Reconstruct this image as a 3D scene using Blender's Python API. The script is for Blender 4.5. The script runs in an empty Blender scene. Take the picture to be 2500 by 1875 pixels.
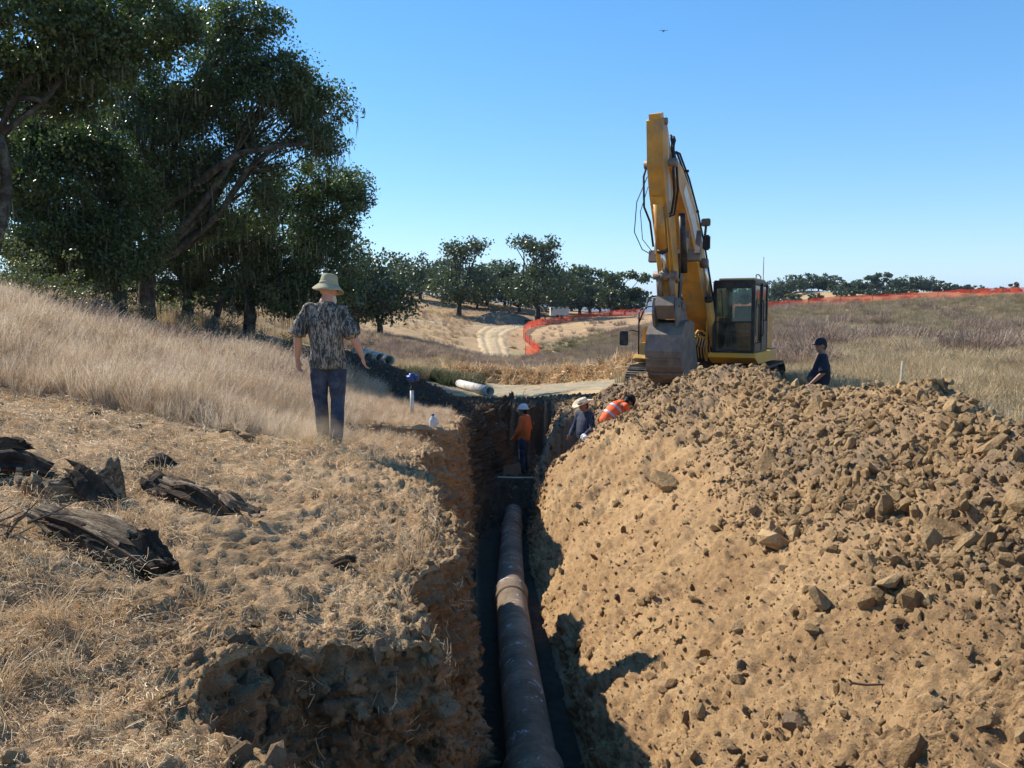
import bpy, bmesh, math, random
import numpy as np
from mathutils import Vector, Matrix, Euler

random.seed(11); RNG = np.random.default_rng(11)
scn = bpy.context.scene
COL = scn.collection
R = math.radians

# ------------------------------------------------------------------ camera, sky, sun, exposure
PITCH = R(4.87)
cam_d = bpy.data.cameras.new('camera'); cam = bpy.data.objects.new('camera', cam_d); COL.objects.link(cam)
cam_d.lens = 28.8; cam_d.sensor_width = 36; cam_d.sensor_fit = 'HORIZONTAL'
cam_d.clip_start = 0.05; cam_d.clip_end = 30000
cam.location = (0, 0, 0); cam.rotation_euler = (R(90) - PITCH, 0, 0)
scn.camera = cam

SUN_EL, SUN_LEFT = 41.0, 56.0          # degrees up, degrees left of straight ahead
w = bpy.data.worlds.new('World'); scn.world = w; w.use_nodes = True
nt = w.node_tree; nt.nodes.clear()
sky = nt.nodes.new('ShaderNodeTexSky'); sky.sky_type = 'NISHITA'; sky.sun_disc = False
sky.sun_elevation = R(SUN_EL); sky.sun_rotation = R(-SUN_LEFT)
sky.altitude = 200; sky.air_density = 1.0; sky.dust_density = 0.0; sky.ozone_density = 5.0
bg = nt.nodes.new('ShaderNodeBackground'); bg.inputs[1].default_value = 0.15
wo = nt.nodes.new('ShaderNodeOutputWorld')
hs_ = nt.nodes.new('ShaderNodeHueSaturation'); hs_.inputs['Saturation'].default_value = 1.34; hs_.inputs['Value'].default_value = 1.12; gm_ = nt.nodes.new('ShaderNodeGamma'); gm_.inputs[1].default_value = 0.80; nt.links.new(sky.outputs[0], gm_.inputs[0]); nt.links.new(gm_.outputs[0], hs_.inputs['Color']); nt.links.new(hs_.outputs[0], bg.inputs[0]); nt.links.new(bg.outputs[0], wo.inputs[0])

sd = bpy.data.lights.new('sun', 'SUN'); sun = bpy.data.objects.new('sun', sd); COL.objects.link(sun)
sd.energy = 5.0; sd.angle = R(0.53); sd.color = (1.0, 0.93, 0.82)
a = R(SUN_LEFT); e = R(SUN_EL)
SUNDIR = Vector((-math.sin(a)*math.cos(e), math.cos(a)*math.cos(e), math.sin(e)))
sun.rotation_euler = SUNDIR.to_track_quat('Z', 'Y').to_euler()
sun.location = SUNDIR * 60

scn.view_settings.view_transform = 'Standard'; scn.view_settings.look = 'None'
scn.view_settings.exposure = 0.7; scn.view_settings.gamma = 1; scn.view_settings.use_curve_mapping = False

# ------------------------------------------------------------------ helpers
ST, CT = math.sin(PITCH), math.cos(PITCH)
def P(px, py, d):
    """place seen at source pixel (px, py) at depth d (metres)"""
    xc = (px-1250)/2000*d; yc = (py-937.5)/2000*d
    return Vector((xc, d*CT - yc*ST, -d*ST - yc*CT))

def tag(o, label=None, cat=None, group=None, kind=None):
    if label: o['label'] = label
    if cat: o['category'] = cat
    if group: o['group'] = group
    if kind: o['kind'] = kind
    return o

def empty(name, loc=(0, 0, 0), rz=0.0, scale=1.0):
    o = bpy.data.objects.new(name, None); COL.objects.link(o)
    o.location = loc; o.rotation_euler = (0, 0, rz); o.scale = (scale,)*3
    o.empty_display_size = 0.2
    return o

def np_mesh(name, V, F, smooth=True, mats=None):
    """V (n,3) array, F (m,k) array of equal-length faces"""
    me = bpy.data.meshes.new(name)
    V = np.asarray(V, dtype=np.float32); F = np.asarray(F, dtype=np.int32)
    n, k = F.shape
    me.vertices.add(len(V)); me.vertices.foreach_set('co', V.ravel())
    me.loops.add(n*k); me.loops.foreach_set('vertex_index', F.ravel())
    me.polygons.add(n); me.polygons.foreach_set('loop_start', np.arange(0, n*k, k, dtype=np.int32))
    me.polygons.foreach_set('loop_total', np.full(n, k, dtype=np.int32))
    me.polygons.foreach_set('use_smooth', np.full(n, smooth, dtype=bool))
    me.update(calc_edges=True)
    for m in (mats or []): me.materials.append(m)
    return me

def add_attr(me, name, vals):
    at = me.attributes.new(name, 'FLOAT', 'POINT'); at.data.foreach_set('value', np.asarray(vals, dtype=np.float32).ravel())

def link(name, me, parent=None):
    o = bpy.data.objects.new(name, me); COL.objects.link(o)
    if parent is not None: o.parent = parent
    return o

class MB:
    """collects solids; build() links them as ONE mesh object"""
    def __init__(s): s.v = []; s.f = []
    def add(s, vs, fs):
        n = len(s.v); s.v += [tuple(v) for v in vs]; s.f += [tuple(i+n for i in f) for f in fs]; return s
    def box(s, c, size, rot=None, taper=None):
        hx, hy, hz = [q/2 for q in size]
        vs = []
        for z in (-hz, hz):
            t = 1 if (taper is None or z < 0) else taper
            for x, y in ((-hx, -hy), (hx, -hy), (hx, hy), (-hx, hy)): vs.append(Vector((x*t, y*t, z)))
        if rot is not None:
            M = Euler(rot).to_matrix() if not isinstance(rot, Matrix) else rot
            vs = [M @ v for v in vs]
        vs = [v + Vector(c) for v in vs]
        return s.add(vs, [(3, 2, 1, 0), (4, 5, 6, 7), (0, 1, 5, 4), (1, 2, 6, 5), (2, 3, 7, 6), (3, 0, 4, 7)])
    def bbox(s, c, size, b=0.02):
        """bevelled box (chamfered vertical and horizontal edges)"""
        bm = bmesh.new(); bmesh.ops.create_cube(bm, size=1)
        for v in bm.verts: v.co = Vector((v.co.x*size[0], v.co.y*size[1], v.co.z*size[2]))
        bmesh.ops.bevel(bm, geom=bm.edges[:], offset=b, segments=2, affect='EDGES')
        vs = [v.co + Vector(c) for v in bm.verts]; bm.verts.index_update()
        fs = [[v.index for v in f.verts] for f in bm.faces]; bm.free()
        return s.add(vs, fs)
    def tube(s, pts, r, n=8, cap=True, ry=None):
        pts = [Vector(p) for p in pts]; m = len(pts)
        rs = r if isinstance(r, (list, tuple)) else [r]*m
        vs = []; up = None
        for i, p in enumerate(pts):
            t = (pts[min(i+1, m-1)] - pts[max(i-1, 0)])
            if t.length < 1e-9: t = Vector((0, 0, 1))
            t.normalize()
            if up is None:
                up = Vector((0, 0, 1)) if abs(t.z) < 0.9 else Vector((0, 1, 0))
            sd_ = t.cross(up)
            if sd_.length < 1e-6: sd_ = t.cross(Vector((1, 0, 0)))
            sd_.normalize(); up = sd_.cross(t).normalized()
            for k in range(n):
                an = 2*math.pi*k/n
                vs.append(p + sd_*math.cos(an)*rs[i] + up*math.sin(an)*(rs[i] if ry is None else ry*rs[i]))
        fs = []
        for i in range(m-1):
            for k in range(n):
                k2 = (k+1) % n; fs.append((i*n+k, i*n+k2, (i+1)*n+k2, (i+1)*n+k))
        if cap: fs.append(tuple(reversed(range(n)))); fs.append(tuple((m-1)*n+k for k in range(n)))
        return s.add(vs, fs)
    def prism(s, outline, y0, y1, axis='y'):
        """outline = (x,z) points, extruded along y"""
        n = len(outline); vs = []
        for y in (y0, y1):
            for (x, z) in outline: vs.append((x, y, z))
        fs = [tuple(range(n)), tuple(reversed(range(n, 2*n)))]
        for k in range(n):
            k2 = (k+1) % n; fs.append((k2, k, n+k, n+k2))
        return s.add(vs, fs)
    def ball(s, c, r, n=12, rot=None):
        rx, ry, rz = (r, r, r) if not isinstance(r, (tuple, list)) else r
        M = Euler(rot).to_matrix() if rot is not None else None
        vs = []; rings = n//2
        for i in range(rings+1):
            th = math.pi*i/rings
            for k in range(n):
                ph = 2*math.pi*k/n
                v = Vector((rx*math.sin(th)*math.cos(ph), ry*math.sin(th)*math.sin(ph), rz*math.cos(th)))
                vs.append((M @ v if M else v) + Vector(c))
        fs = []
        for i in range(rings):
            for k in range(n):
                k2 = (k+1) % n; fs.append((i*n+k, (i+1)*n+k, (i+1)*n+k2, i*n+k2))
        return s.add(vs, fs)
    def lathe(s, prof, c=(0, 0, 0), n=24, sx=1, sy=1, wob=None):
        vs = []
        for (r, z) in prof:
            for k in range(n):
                an = 2*math.pi*k/n
                dz = wob(an, r) if wob else 0
                vs.append((c[0]+r*sx*math.cos(an), c[1]+r*sy*math.sin(an), c[2]+z+dz))
        fs = []
        for i in range(len(prof)-1):
            for k in range(n):
                k2 = (k+1) % n; fs.append((i*n+k, i*n+k2, (i+1)*n+k2, (i+1)*n+k))
        return s.add(vs, fs)
    def mesh(s, name, mat=None, smooth=False):
        me = bpy.data.meshes.new(name); me.from_pydata(s.v, [], s.f)
        bm = bmesh.new(); bm.from_mesh(me)
        bmesh.ops.remove_doubles(bm, verts=bm.verts, dist=1e-5)
        bmesh.ops.recalc_face_normals(bm, faces=bm.faces); bm.to_mesh(me); bm.free()
        if mat: me.materials.append(mat)
        if smooth: me.polygons.foreach_set('use_smooth', [True]*len(me.polygons))
        me.update(); return me
    def build(s, name, mat=None, parent=None, smooth=False):
        return link(name, s.mesh(name, mat, smooth), parent)

def solid(mb, name, mat, parent, voxel=0.012, smooth=3, post=None):
    """union of overlapping closed solids into one continuous skin (voxel remesh)"""
    me = bpy.data.meshes.new(name+'_src'); me.from_pydata(mb.v, [], mb.f)
    bm = bmesh.new(); bm.from_mesh(me); bmesh.ops.remove_doubles(bm, verts=bm.verts, dist=1e-6)
    bmesh.ops.recalc_face_normals(bm, faces=bm.faces); bm.to_mesh(me); bm.free()
    o = bpy.data.objects.new(name, me); COL.objects.link(o)
    md = o.modifiers.new('r', 'REMESH'); md.mode = 'VOXEL'; md.voxel_size = voxel; md.use_smooth_shade = True
    if smooth:
        m2 = o.modifiers.new('s', 'SMOOTH'); m2.iterations = smooth; m2.factor = 0.5
    dg = bpy.context.evaluated_depsgraph_get(); dg.update()
    new = bpy.data.meshes.new_from_object(o.evaluated_get(dg)); new.name = name
    bpy.data.objects.remove(o); bpy.data.meshes.remove(me)
    if post is not None:
        n = len(new.vertices); co = np.empty(n*3, dtype=np.float32); new.vertices.foreach_get('co', co); co = co.reshape(-1, 3)
        nr = np.empty(n*3, dtype=np.float32); new.vertices.foreach_get('normal', nr); nr = nr.reshape(-1, 3)
        co = post(co, nr); new.vertices.foreach_set('co', co.astype(np.float32).ravel()); new.update()
    new.materials.clear(); new.materials.append(mat)
    new.polygons.foreach_set('use_smooth', [True]*len(new.polygons))
    return link(name, new, parent)

# ---- gradient noise in numpy
_perm = np.random.default_rng(5).permutation(512).astype(np.int32); _perm = np.concatenate([_perm, _perm, _perm])
_g = np.random.default_rng(6).normal(size=(512, 3)).astype(np.float32); _g /= np.linalg.norm(_g, axis=1)[:, None]
def noise(x, y, z=0.0):
    x = np.asarray(x, dtype=np.float32); y = np.asarray(y, dtype=np.float32); z = np.zeros_like(x) + np.float32(z) if np.isscalar(z) else np.asarray(z, dtype=np.float32)
    xi = np.floor(x); yi = np.floor(y); zi = np.floor(z)
    xf = x-xi; yf = y-yi; zf = z-zi
    xi = xi.astype(np.int32) & 511; yi = yi.astype(np.int32) & 511; zi = zi.astype(np.int32) & 511
    u = xf*xf*xf*(xf*(xf*6-15)+10); v = yf*yf*yf*(yf*(yf*6-15)+10); ww = zf*zf*zf*(zf*(zf*6-15)+10)
    def c(dx, dy, dz):
        h = _perm[_perm[_perm[(xi+dx) & 511]+((yi+dy) & 511)]+((zi+dz) & 511)]
        g = _g[h]; return g[..., 0]*(xf-dx)+g[..., 1]*(yf-dy)+g[..., 2]*(zf-dz)
    x00 = c(0, 0, 0)*(1-u)+c(1, 0, 0)*u; x10 = c(0, 1, 0)*(1-u)+c(1, 1, 0)*u
    x01 = c(0, 0, 1)*(1-u)+c(1, 0, 1)*u; x11 = c(0, 1, 1)*(1-u)+c(1, 1, 1)*u
    return (x00*(1-v)+x10*v)*(1-ww)+(x01*(1-v)+x11*v)*ww
def fbm(x, y, z=0.0, f=1.0, oct=4, gain=0.5):
    s = 0; am = 1.0
    for i in range(oct):
        s = s + am*noise(x*f+i*17.3, y*f-i*9.1, (z*f if not np.isscalar(z) else z)+i*5.7); f *= 2.03; am *= gain
    return s
def cells(x, y, z, f, seed=0):
    """angular lumps: random height of the nearest jittered cell with its own tilt, and distance to its border"""
    x = (np.asarray(x, dtype=np.float32)*f); y = (np.asarray(y, dtype=np.float32)*f); z = (np.asarray(z, dtype=np.float32)*f)
    xi = np.floor(x); yi = np.floor(y); zi = np.floor(z); f1 = np.full(x.shape, 9, np.float32); f2 = f1.copy(); hv = np.zeros_like(x)
    for dx in (-1, 0, 1):
        for dy in (-1, 0, 1):
            for dz in (-1, 0, 1):
                a_ = (xi+dx).astype(np.int32)+seed; b_ = (yi+dy).astype(np.int32); c_ = (zi+dz).astype(np.int32)
                h_ = _perm[_perm[_perm[a_ & 511]+(b_ & 511)]+(c_ & 511)]; g_ = _g[h_]
                ox = x-(xi+dx+.5+.5*g_[..., 0]); oy = y-(yi+dy+.5+.5*g_[..., 1]); oz = z-(zi+dz+.5+.5*g_[..., 2])
                d_ = np.sqrt(ox*ox+oy*oy+oz*oz); hh = (h_ % 97)/97.0+0.7*(ox*g_[..., 1]+oy*g_[..., 2]+oz*g_[..., 0])
                n_ = d_ < f1; f2 = np.where(n_, f1, np.minimum(f2, d_)); hv = np.where(n_, hh, hv); f1 = np.where(n_, d_, f1)
    return hv, f2-f1
def smooth(t): t = np.clip(t, 0, 1); return t*t*(3-2*t)
def grid_mesh(name, X, Y, Z, mats):
    ny, nu = X.shape; V = np.stack([X, Y, Z], -1).reshape(-1, 3)
    idx = np.arange(ny*nu).reshape(ny, nu)
    F = np.stack([idx[:-1, :-1], idx[:-1, 1:], idx[1:, 1:], idx[1:, :-1]], -1).reshape(-1, 4)
    return np_mesh(name, V, F, True, mats)

# ---- materials
def new_mat(name):
    m = bpy.data.materials.new(name); m.use_nodes = True; n = m.node_tree; n.nodes.clear()
    out = n.nodes.new('ShaderNodeOutputMaterial'); b = n.nodes.new('ShaderNodeBsdfPrincipled')
    n.links.new(b.outputs[0], out.inputs[0]); b.inputs['Specular IOR Level'].default_value = 0.3
    return m, n, b, out
def nz(n, scale, detail=5, rough=0.6, vec=None, dist=0.0):
    t = n.nodes.new('ShaderNodeTexNoise'); t.inputs['Scale'].default_value = scale; t.inputs['Detail'].default_value = detail
    t.inputs['Roughness'].default_value = rough; t.inputs['Distortion'].default_value = dist
    if vec is not None: n.links.new(vec, t.inputs['Vector'])
    return t.outputs[0]
def ramp(n, fac, stops):
    r = n.nodes.new('ShaderNodeValToRGB'); cr = r.color_ramp
    while len(cr.elements) < len(stops): cr.elements.new(0.5)
    for el, (p, c) in zip(cr.elements, stops): el.position = p; el.color = (*c, 1) if len(c) == 3 else c
    n.links.new(fac, r.inputs[0]); return r.outputs[0]
def mix(n, fac, a_, b_, mode='MIX'):
    m = n.nodes.new('ShaderNodeMix'); m.data_type = 'RGBA'; m.blend_type = mode
    for sock, v in ((m.inputs[0], fac), (m.inputs[6], a_), (m.inputs[7], b_)):
        if isinstance(v, (int, float)): sock.default_value = v
        elif isinstance(v, tuple): sock.default_value = (*v, 1) if len(v) == 3 else v
        else: n.links.new(v, sock)
    return m.outputs[2]
def mathn(n, op, a_, b_=None, clamp=False):
    m = n.nodes.new('ShaderNodeMath'); m.operation = op; m.use_clamp = clamp
    for i, v in enumerate((a_, b_)):
        if v is None: continue
        if isinstance(v, (int, float)): m.inputs[i].default_value = v
        else: n.links.new(v, m.inputs[i])
    return m.outputs[0]
def coord(n, which='Object', scale=None):
    t = n.nodes.new('ShaderNodeTexCoord').outputs[which]
    if scale is not None:
        mp = n.nodes.new('ShaderNodeMapping'); mp.inputs['Scale'].default_value = scale; n.links.new(t, mp.inputs[0]); t = mp.outputs[0]
    return t
def bump(n, b, height, strength=0.5, dist=0.02, prev=None):
    bp = n.nodes.new('ShaderNodeBump'); bp.inputs['Strength'].default_value = strength; bp.inputs['Distance'].default_value = dist
    n.links.new(height, bp.inputs['Height'])
    if prev is not None: n.links.new(prev, bp.inputs['Normal'])
    n.links.new(bp.outputs[0], b.inputs['Normal']); return bp.outputs[0]
def attr(n, name):
    t = n.nodes.new('ShaderNodeAttribute'); t.attribute_name = name; return t.outputs['Fac']

def simple(name, col, rough=0.6, metal=0.0, var=0.25, scale=6.0, spec=0.3, dirt=None, bumpd=0.0):
    m, n, b, o = new_mat(name); v = coord(n)
    d = tuple(max(0, c*(1-var)) for c in col); l = tuple(min(1, c*(1+var*0.6)) for c in col)
    c = ramp(n, nz(n, scale, 6, 0.65, v), [(0.32, d), (0.68, l)])
    if dirt:
        f = ramp(n, nz(n, scale*0.6+1.3, 7, 0.7, v, 0.4), [(0.46, (0, 0, 0)), (0.66, (1, 1, 1))])
        c = mix(n, f, c, dirt)
    n.links.new(c, b.inputs['Base Color'])
    b.inputs['Roughness'].default_value = rough; b.inputs['Metallic'].default_value = metal; b.inputs['Specular IOR Level'].default_value = spec
    if bumpd: bump(n, b, nz(n, scale*5, 5, 0.6, v), 0.6, bumpd)
    return m

# scatter of "stuff" with geometry nodes
def protos(name, meshes):
    c = bpy.data.collections.new(name)
    for i, me in enumerate(meshes):
        o = bpy.data.objects.new('%s_%02d' % (name, i), me); c.objects.link(o)
    return c
def scatter(name, pts, rots, scl, coll, nproto, label=None, parent=None, seed=0, cat=None):
    pts = np.asarray(pts, dtype=np.float32); n_ = len(pts)
    me = bpy.data.meshes.new(name); me.vertices.add(n_); me.vertices.foreach_set('co', pts.ravel())
    at = me.attributes.new('rot', 'FLOAT_VECTOR', 'POINT'); at.data.foreach_set('vector', np.asarray(rots, dtype=np.float32).ravel())
    at = me.attributes.new('scl', 'FLOAT_VECTOR', 'POINT')
    scl = np.asarray(scl, dtype=np.float32); scl = np.repeat(scl[:, None], 3, 1) if scl.ndim == 1 else scl
    at.data.foreach_set('vector', scl.ravel())
    at = me.attributes.new('idx', 'INT', 'POINT'); at.data.foreach_set('value', np.random.default_rng(seed+3).integers(0, nproto, n_).astype(np.int32))
    o = link(name, me, parent)
    ng = bpy.data.node_groups.new(name+'_nodes', 'GeometryNodeTree')
    ng.interface.new_socket('Geometry', in_out='INPUT', socket_type='NodeSocketGeometry')
    ng.interface.new_socket('Geometry', in_out='OUTPUT', socket_type='NodeSocketGeometry')
    gi = ng.nodes.new('NodeGroupInput'); go = ng.nodes.new('NodeGroupOutput')
    ip = ng.nodes.new('GeometryNodeInstanceOnPoints'); ci = ng.nodes.new('GeometryNodeCollectionInfo')
    ci.inputs['Collection'].default_value = coll; ci.inputs['Separate Children'].default_value = True; ci.inputs['Reset Children'].default_value = True
    def na(nm, ty):
        q = ng.nodes.new('GeometryNodeInputNamedAttribute'); q.data_type = ty; q.inputs['Name'].default_value = nm; return q.outputs[0]
    ng.links.new(gi.outputs[0], ip.inputs['Points']); ng.links.new(ci.outputs[0], ip.inputs['Instance'])
    ip.inputs['Pick Instance'].default_value = True
    ng.links.new(na('idx', 'INT'), ip.inputs['Instance Index']); ng.links.new(na('rot', 'FLOAT_VECTOR'), ip.inputs['Rotation'])
    ng.links.new(na('scl', 'FLOAT_VECTOR'), ip.inputs['Scale']); ng.links.new(ip.outputs[0], go.inputs[0])
    md = o.modifiers.new('scatter', 'NODES'); md.node_group = ng
    tag(o, label, cat, kind='stuff'); return o
# ------------------------------------------------------------------ terrain shape (thin-plate spline through surveyed points)
fence_pts = [(1283,870,104),(1317,867,106),(1301,850,110),(1279,832,116),(1278,814,123),(1291,802,131),(1322,794,138),(1389,785,146),(1430,778,149),
             (1480,773,151),(1535,771,150),(1585,771,147),(1640,768,139),(1740,765,125),(1860,758,113),(2100,741,109),(2300,731,107),(2500,722,106),(2800,706,105)]
ctl = []
for X in (-7, -4, -2, -0.5):
    for Y in (-3, 1, 4.5, 8): ctl.append((X, Y, -1.70-0.18*X))
for X, z in ((2.5, -1.85), (6, -1.95), (11, -1.95)):
    for Y in (-3, 2, 7, 12): ctl.append((X, Y, z-0.015*max(0, Y)))
ctl += [(-13, 0, .3), (-13, 7, .45), (-8.7, 14, -.12), (-4.9, 15, -1.20), (-5, 11, -.95), (-3, 12, -1.5), (-7, 17, -.95), (-1.3, 10.4, -1.58), (-1.84, 15, -1.85), (-13, 14, .5),
        (-9, 22, -1.2), (-14, 28, -.7), (-5, 25, -2.2), (-14, 38, -.8), (-17, 33, -.3), (-12, 38, -1.0), (-3, 20, -2.0), (0, 26, -2.7), (-3, 30, -3.0), (-1.2, 20, -2.4),
        (5, 21, -2.2), (10, 21, -2.15), (17, 25, -1.9), (5, 14, -2.12), (8, 16, -2.1), (14, 12, -1.9)]
def C(px, py, d): q = P(px, py, d); ctl.append((q.x, q.y, q.z))
for q in ((1160, 966, 37), (1000, 900, 50), (1000, 850, 75), (1000, 795, 120), (1000, 722, 180), (850, 697, 180), (700, 690, 190), (1200, 900, 70), (1300, 925, 48),
          (1500, 885, 75), (1500, 832, 100), (1210, 747, 180), (1440, 764, 190), (1560, 770, 190), (1650, 850, 75), (500, 744, 90), (200, 735, 60), (-200, 700, 60), (-900, 600, 100), (300, 690, 200),
          (2500, 850, 50), (2000, 848, 50), (2000, 905, 32), (2400, 1000, 18), (2500, 790, 78), (2000, 795, 78), (3200, 690, 100), (3200, 860, 40),
          (1780, 850, 50), (1200, 868, 100), (1230, 800, 138), (1120, 797, 125), (1200, 768, 160), (900, 800, 110), (900, 880, 60),
          (1500, 773, 400), (900, 745, 420), (2600, 745, 200), (2000, 762, 200), (1960, 722, 330), (1900, 735, 300), (2100, 728, 330), (2300, 722, 350), (2500, 722, 380), (1740, 752, 320),
          (1500, 772, 700), (2200, 765, 700), (800, 770, 700), (-200, 770, 700), (3000, 765, 700), (-600, 700, 300), (3100, 740, 350)): C(*q)
for q in ((1960, 706, 322), (1925, 715, 318), (2000, 712, 322), (1960, 750, 270), (1800, 752, 300), (2160, 712, 330)): C(*q)
for q in fence_pts: C(*q)
ctl = np.array(ctl)
def uv(X, Y):
    Y = np.maximum(Y, -6); return (X/(Y+9.0))*1.6, np.log(Y+9.0)
cu, cv = uv(ctl[:, 0], ctl[:, 1])
def U(r2): return np.where(r2 > 1e-12, r2*np.log(r2+1e-12), 0)
K = U((cu[:, None]-cu[None])**2+(cv[:, None]-cv[None])**2) + np.eye(len(cu))*0.0015
A = np.block([[K, np.stack([np.ones_like(cu), cu, cv], 1)], [np.stack([np.ones_like(cu), cu, cv], 0), np.zeros((3, 3))]])
# fit z scaled by distance so that near points are kept exactly
cs = 1/(np.hypot(ctl[:, 0], ctl[:, 1])+6)
wt = np.linalg.solve(A, np.concatenate([ctl[:, 2]*cs, [0, 0, 0]]))
def G(X, Y):
    X = np.asarray(X, dtype=np.float64); Y = np.asarray(Y, dtype=np.float64); sh = X.shape
    X = X.ravel(); Y = Y.ravel(); out = np.empty_like(X)
    for s in range(0, len(X), 60000):
        x = X[s:s+60000]; y = Y[s:s+60000]; u, v = uv(x, y)
        k = U((u[:, None]-cu[None])**2+(v[:, None]-cv[None])**2)
        out[s:s+60000] = (k @ wt[:-3] + wt[-3] + wt[-2]*u + wt[-1]*v)*(np.hypot(x, y)+6)
    return out.reshape(sh)

# coarse lookup of G for the fine grids
def bilerp(gx, gy, tab, X, Y):
    i = np.clip((X-gx[0])/(gx[1]-gx[0]), 0, len(gx)-1.001); j = np.clip((Y-gy[0])/(gy[1]-gy[0]), 0, len(gy)-1.001)
    i0 = i.astype(int); j0 = j.astype(int); a_ = i-i0; b_ = j-j0
    return (tab[j0, i0]*(1-a_)+tab[j0, i0+1]*a_)*(1-b_)+(tab[j0+1, i0]*(1-a_)+tab[j0+1, i0+1]*a_)*b_
_gx = np.arange(-18, 18.01, 0.25); _gy = np.arange(-6, 32.01, 0.25)
_tab = G(*np.meshgrid(_gx, _gy))
def Gn(X, Y): return bilerp(_gx, _gy, _tab, X, Y)

def ridge(X, Y, pts, slope, rnd=0.12):
    """height of a spoil ridge: crest polyline (x,y,z), falling away at the angle of repose"""
    best = np.full(X.shape, -99.0)
    for (a_, b_) in zip(pts[:-1], pts[1:]):
        ax, ay, az = a_; bx, by, bz = b_; dx, dy = bx-ax, by-ay
        t = np.clip(((X-ax)*dx+(Y-ay)*dy)/(dx*dx+dy*dy), 0, 1)
        d = np.hypot(X-ax-t*dx, Y-ay-t*dy)
        best = np.maximum(best, az+t*(bz-az)-slope*(np.sqrt(d*d+rnd*rnd)-rnd))
    return best
def pxline(lst): return [tuple(P(*q)) for q in lst]
crest = [(3.7, -4, -.95), (3.8, 3, -.95), (3.85, 5.5, -.97)] + pxline([(2433,1052,6.8),(2389,1036,7.2),(2338,996,7.8),(2275,957,8.5),(2224,944,9.0),(2170,976,9.5),(2148,958,9.8),
        (2069,964,10.5),(2001,958,11.3),(1935,968,12.5),(1837,905,14),(1715,907,15.2),(1640,962,15.7),(1560,1012,16.1),(1485,1066,16.4)])
crest2 = pxline([(1440, 992, 19.4), (1525, 941, 19.0), (1606, 910, 18.6), (1660, 925, 18.4)])
berm = pxline([(560,850,25),(700,850,24),(822,852,21.5),(858,862,21.0),(961,897,20.2),(1001,919,19.9),(1061,946,19.7),(1142,990,19.7)])
plugm = pxline([(1225, 992, 24.3), (1262, 976, 24.6), (1330, 978, 24.8), (1372, 990, 25)])

tY = lambda tab: (lambda Y: np.interp(Y, [q[0] for q in tab], [q[1] for q in tab]))
XL = tY([(-3,-.7),(2.4,-.75),(2.8,-.85),(2.95,-1.1),(3.1,-1.25),(3.35,-1.3),(3.55,-1.22),(3.68,-1.14),(3.73,-.95),(3.82,-.86),(3.86,-.62),(3.95,-.55),(3.99,-.38),(4.2,-.42),(4.7,-.6),(4.9,-.55),(5.35,-.36),(6,-.40),
         (6.8,-.6),(7.5,-.74),(8.6,-1.0),(9.3,-.92),(9.55,-.80),(9.75,-1.0),(10.05,-1.8),(10.7,-2.2),(11.7,-2.0),(12.3,-1.0),(12.9,-.85),(14,-.95),(17,-1.0),(20,-.95),(22,-.8),(24,-.4),(27,-.3)])
XB = tY([(-3,-.22),(4,-.24),(6,-.29),(9,-.43),(13,-.62),(16.5,-.76),(18,-.6),(20,-.32),(24,.05),(27,.1)])
XR = tY([(-3,.7),(4,.62),(6,.55),(9,.42),(13,.28),(16.5,.34),(18,.5),(20,.68),(24,.95),(27,1.0)])
FL = tY([(-3,-3.0),(0,-3.1),(5.7,-3.47),(10.9,-3.88),(16.6,-4.40),(17.0,-4.30),(18.1,-3.74),(19,-3.85),(20,-4.02),(23.3,-4.0),(27,-4.0)])
CLOSE = lambda Y: smooth((Y-23.2)/1.0)
CL2 = lambda X, Y: CLOSE(Y+1.2*noise(np.asarray(X)*1.4, np.asarray(Y)*0, 2.0)+.4+.5*noise(np.asarray(X)*4.0, np.asarray(Y)*0, 3.0))

def top_right(X, Y, g):
    r1 = ridge(X, Y, crest, 0.70); r2 = ridge(X, Y, crest2, 0.62)
    xc = np.interp(Y, [q[1] for q in crest], [q[0] for q in crest])
    back = np.maximum(g, np.maximum(r1, r2))
    t = smooth((xc-X)/0.6+0.2)                      # 1 on the trench side of the crest
    front = np.maximum(r1, np.where(Y > 15.5, r2, -99))
    # ground beyond the pile's end, pit with the two workers
    d = np.sqrt(((X-2.0)/1.25)**2+((Y-17.6)/0.95)**2)
    pit = -3.45+np.maximum(0, d-1)*1.5
    far = smooth((Y-16.6)/1.2)
    r2 = np.minimum(r2, -3.45+np.maximum(0, d-1)*2.4+np.where(Y > 18.6, 3, 0)); front = np.maximum(r1, np.where(Y > 15.5, r2, -99))
    base = np.where(True, front*(1-far)*1.0+far*np.maximum(front, np.minimum(g, pit)), 0)
    z = t*base+(1-t)*back
    return z
def bermz(X, Y, g):
    return np.maximum(g, np.maximum(ridge(X, Y, berm, 0.66, .2), ridge(X, Y, plugm, 0.7, .2)))

# stations
ys = np.concatenate([np.linspace(-2, 1.5, 22, endpoint=False), np.geomspace(1.5, 3.62, 150, endpoint=False), np.linspace(3.62, 4.02, 110, endpoint=False), np.geomspace(4.02, 27.5, 370)])
NL, NW, NF, NR = 300, 120, 34, 560
Yc = ys[:, None]
xl, xb, xr, fl, cl = XL(Yc), XB(Yc), XR(Yc), FL(Yc), CLOSE(Yc)
s = np.linspace(1, 0, NL)[None]; XA = xl-(16+xl)*s**2.0; YA = Yc+0*XA
ZA = bermz(XA, YA, Gn(XA, YA))
t = np.linspace(0, 1, NW+1)[None, 1:]
gl = bermz(xl, Yc, Gn(xl, Yc))
wide = np.clip((xb-xl-0.3)/0.8, 0, 1)
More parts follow.
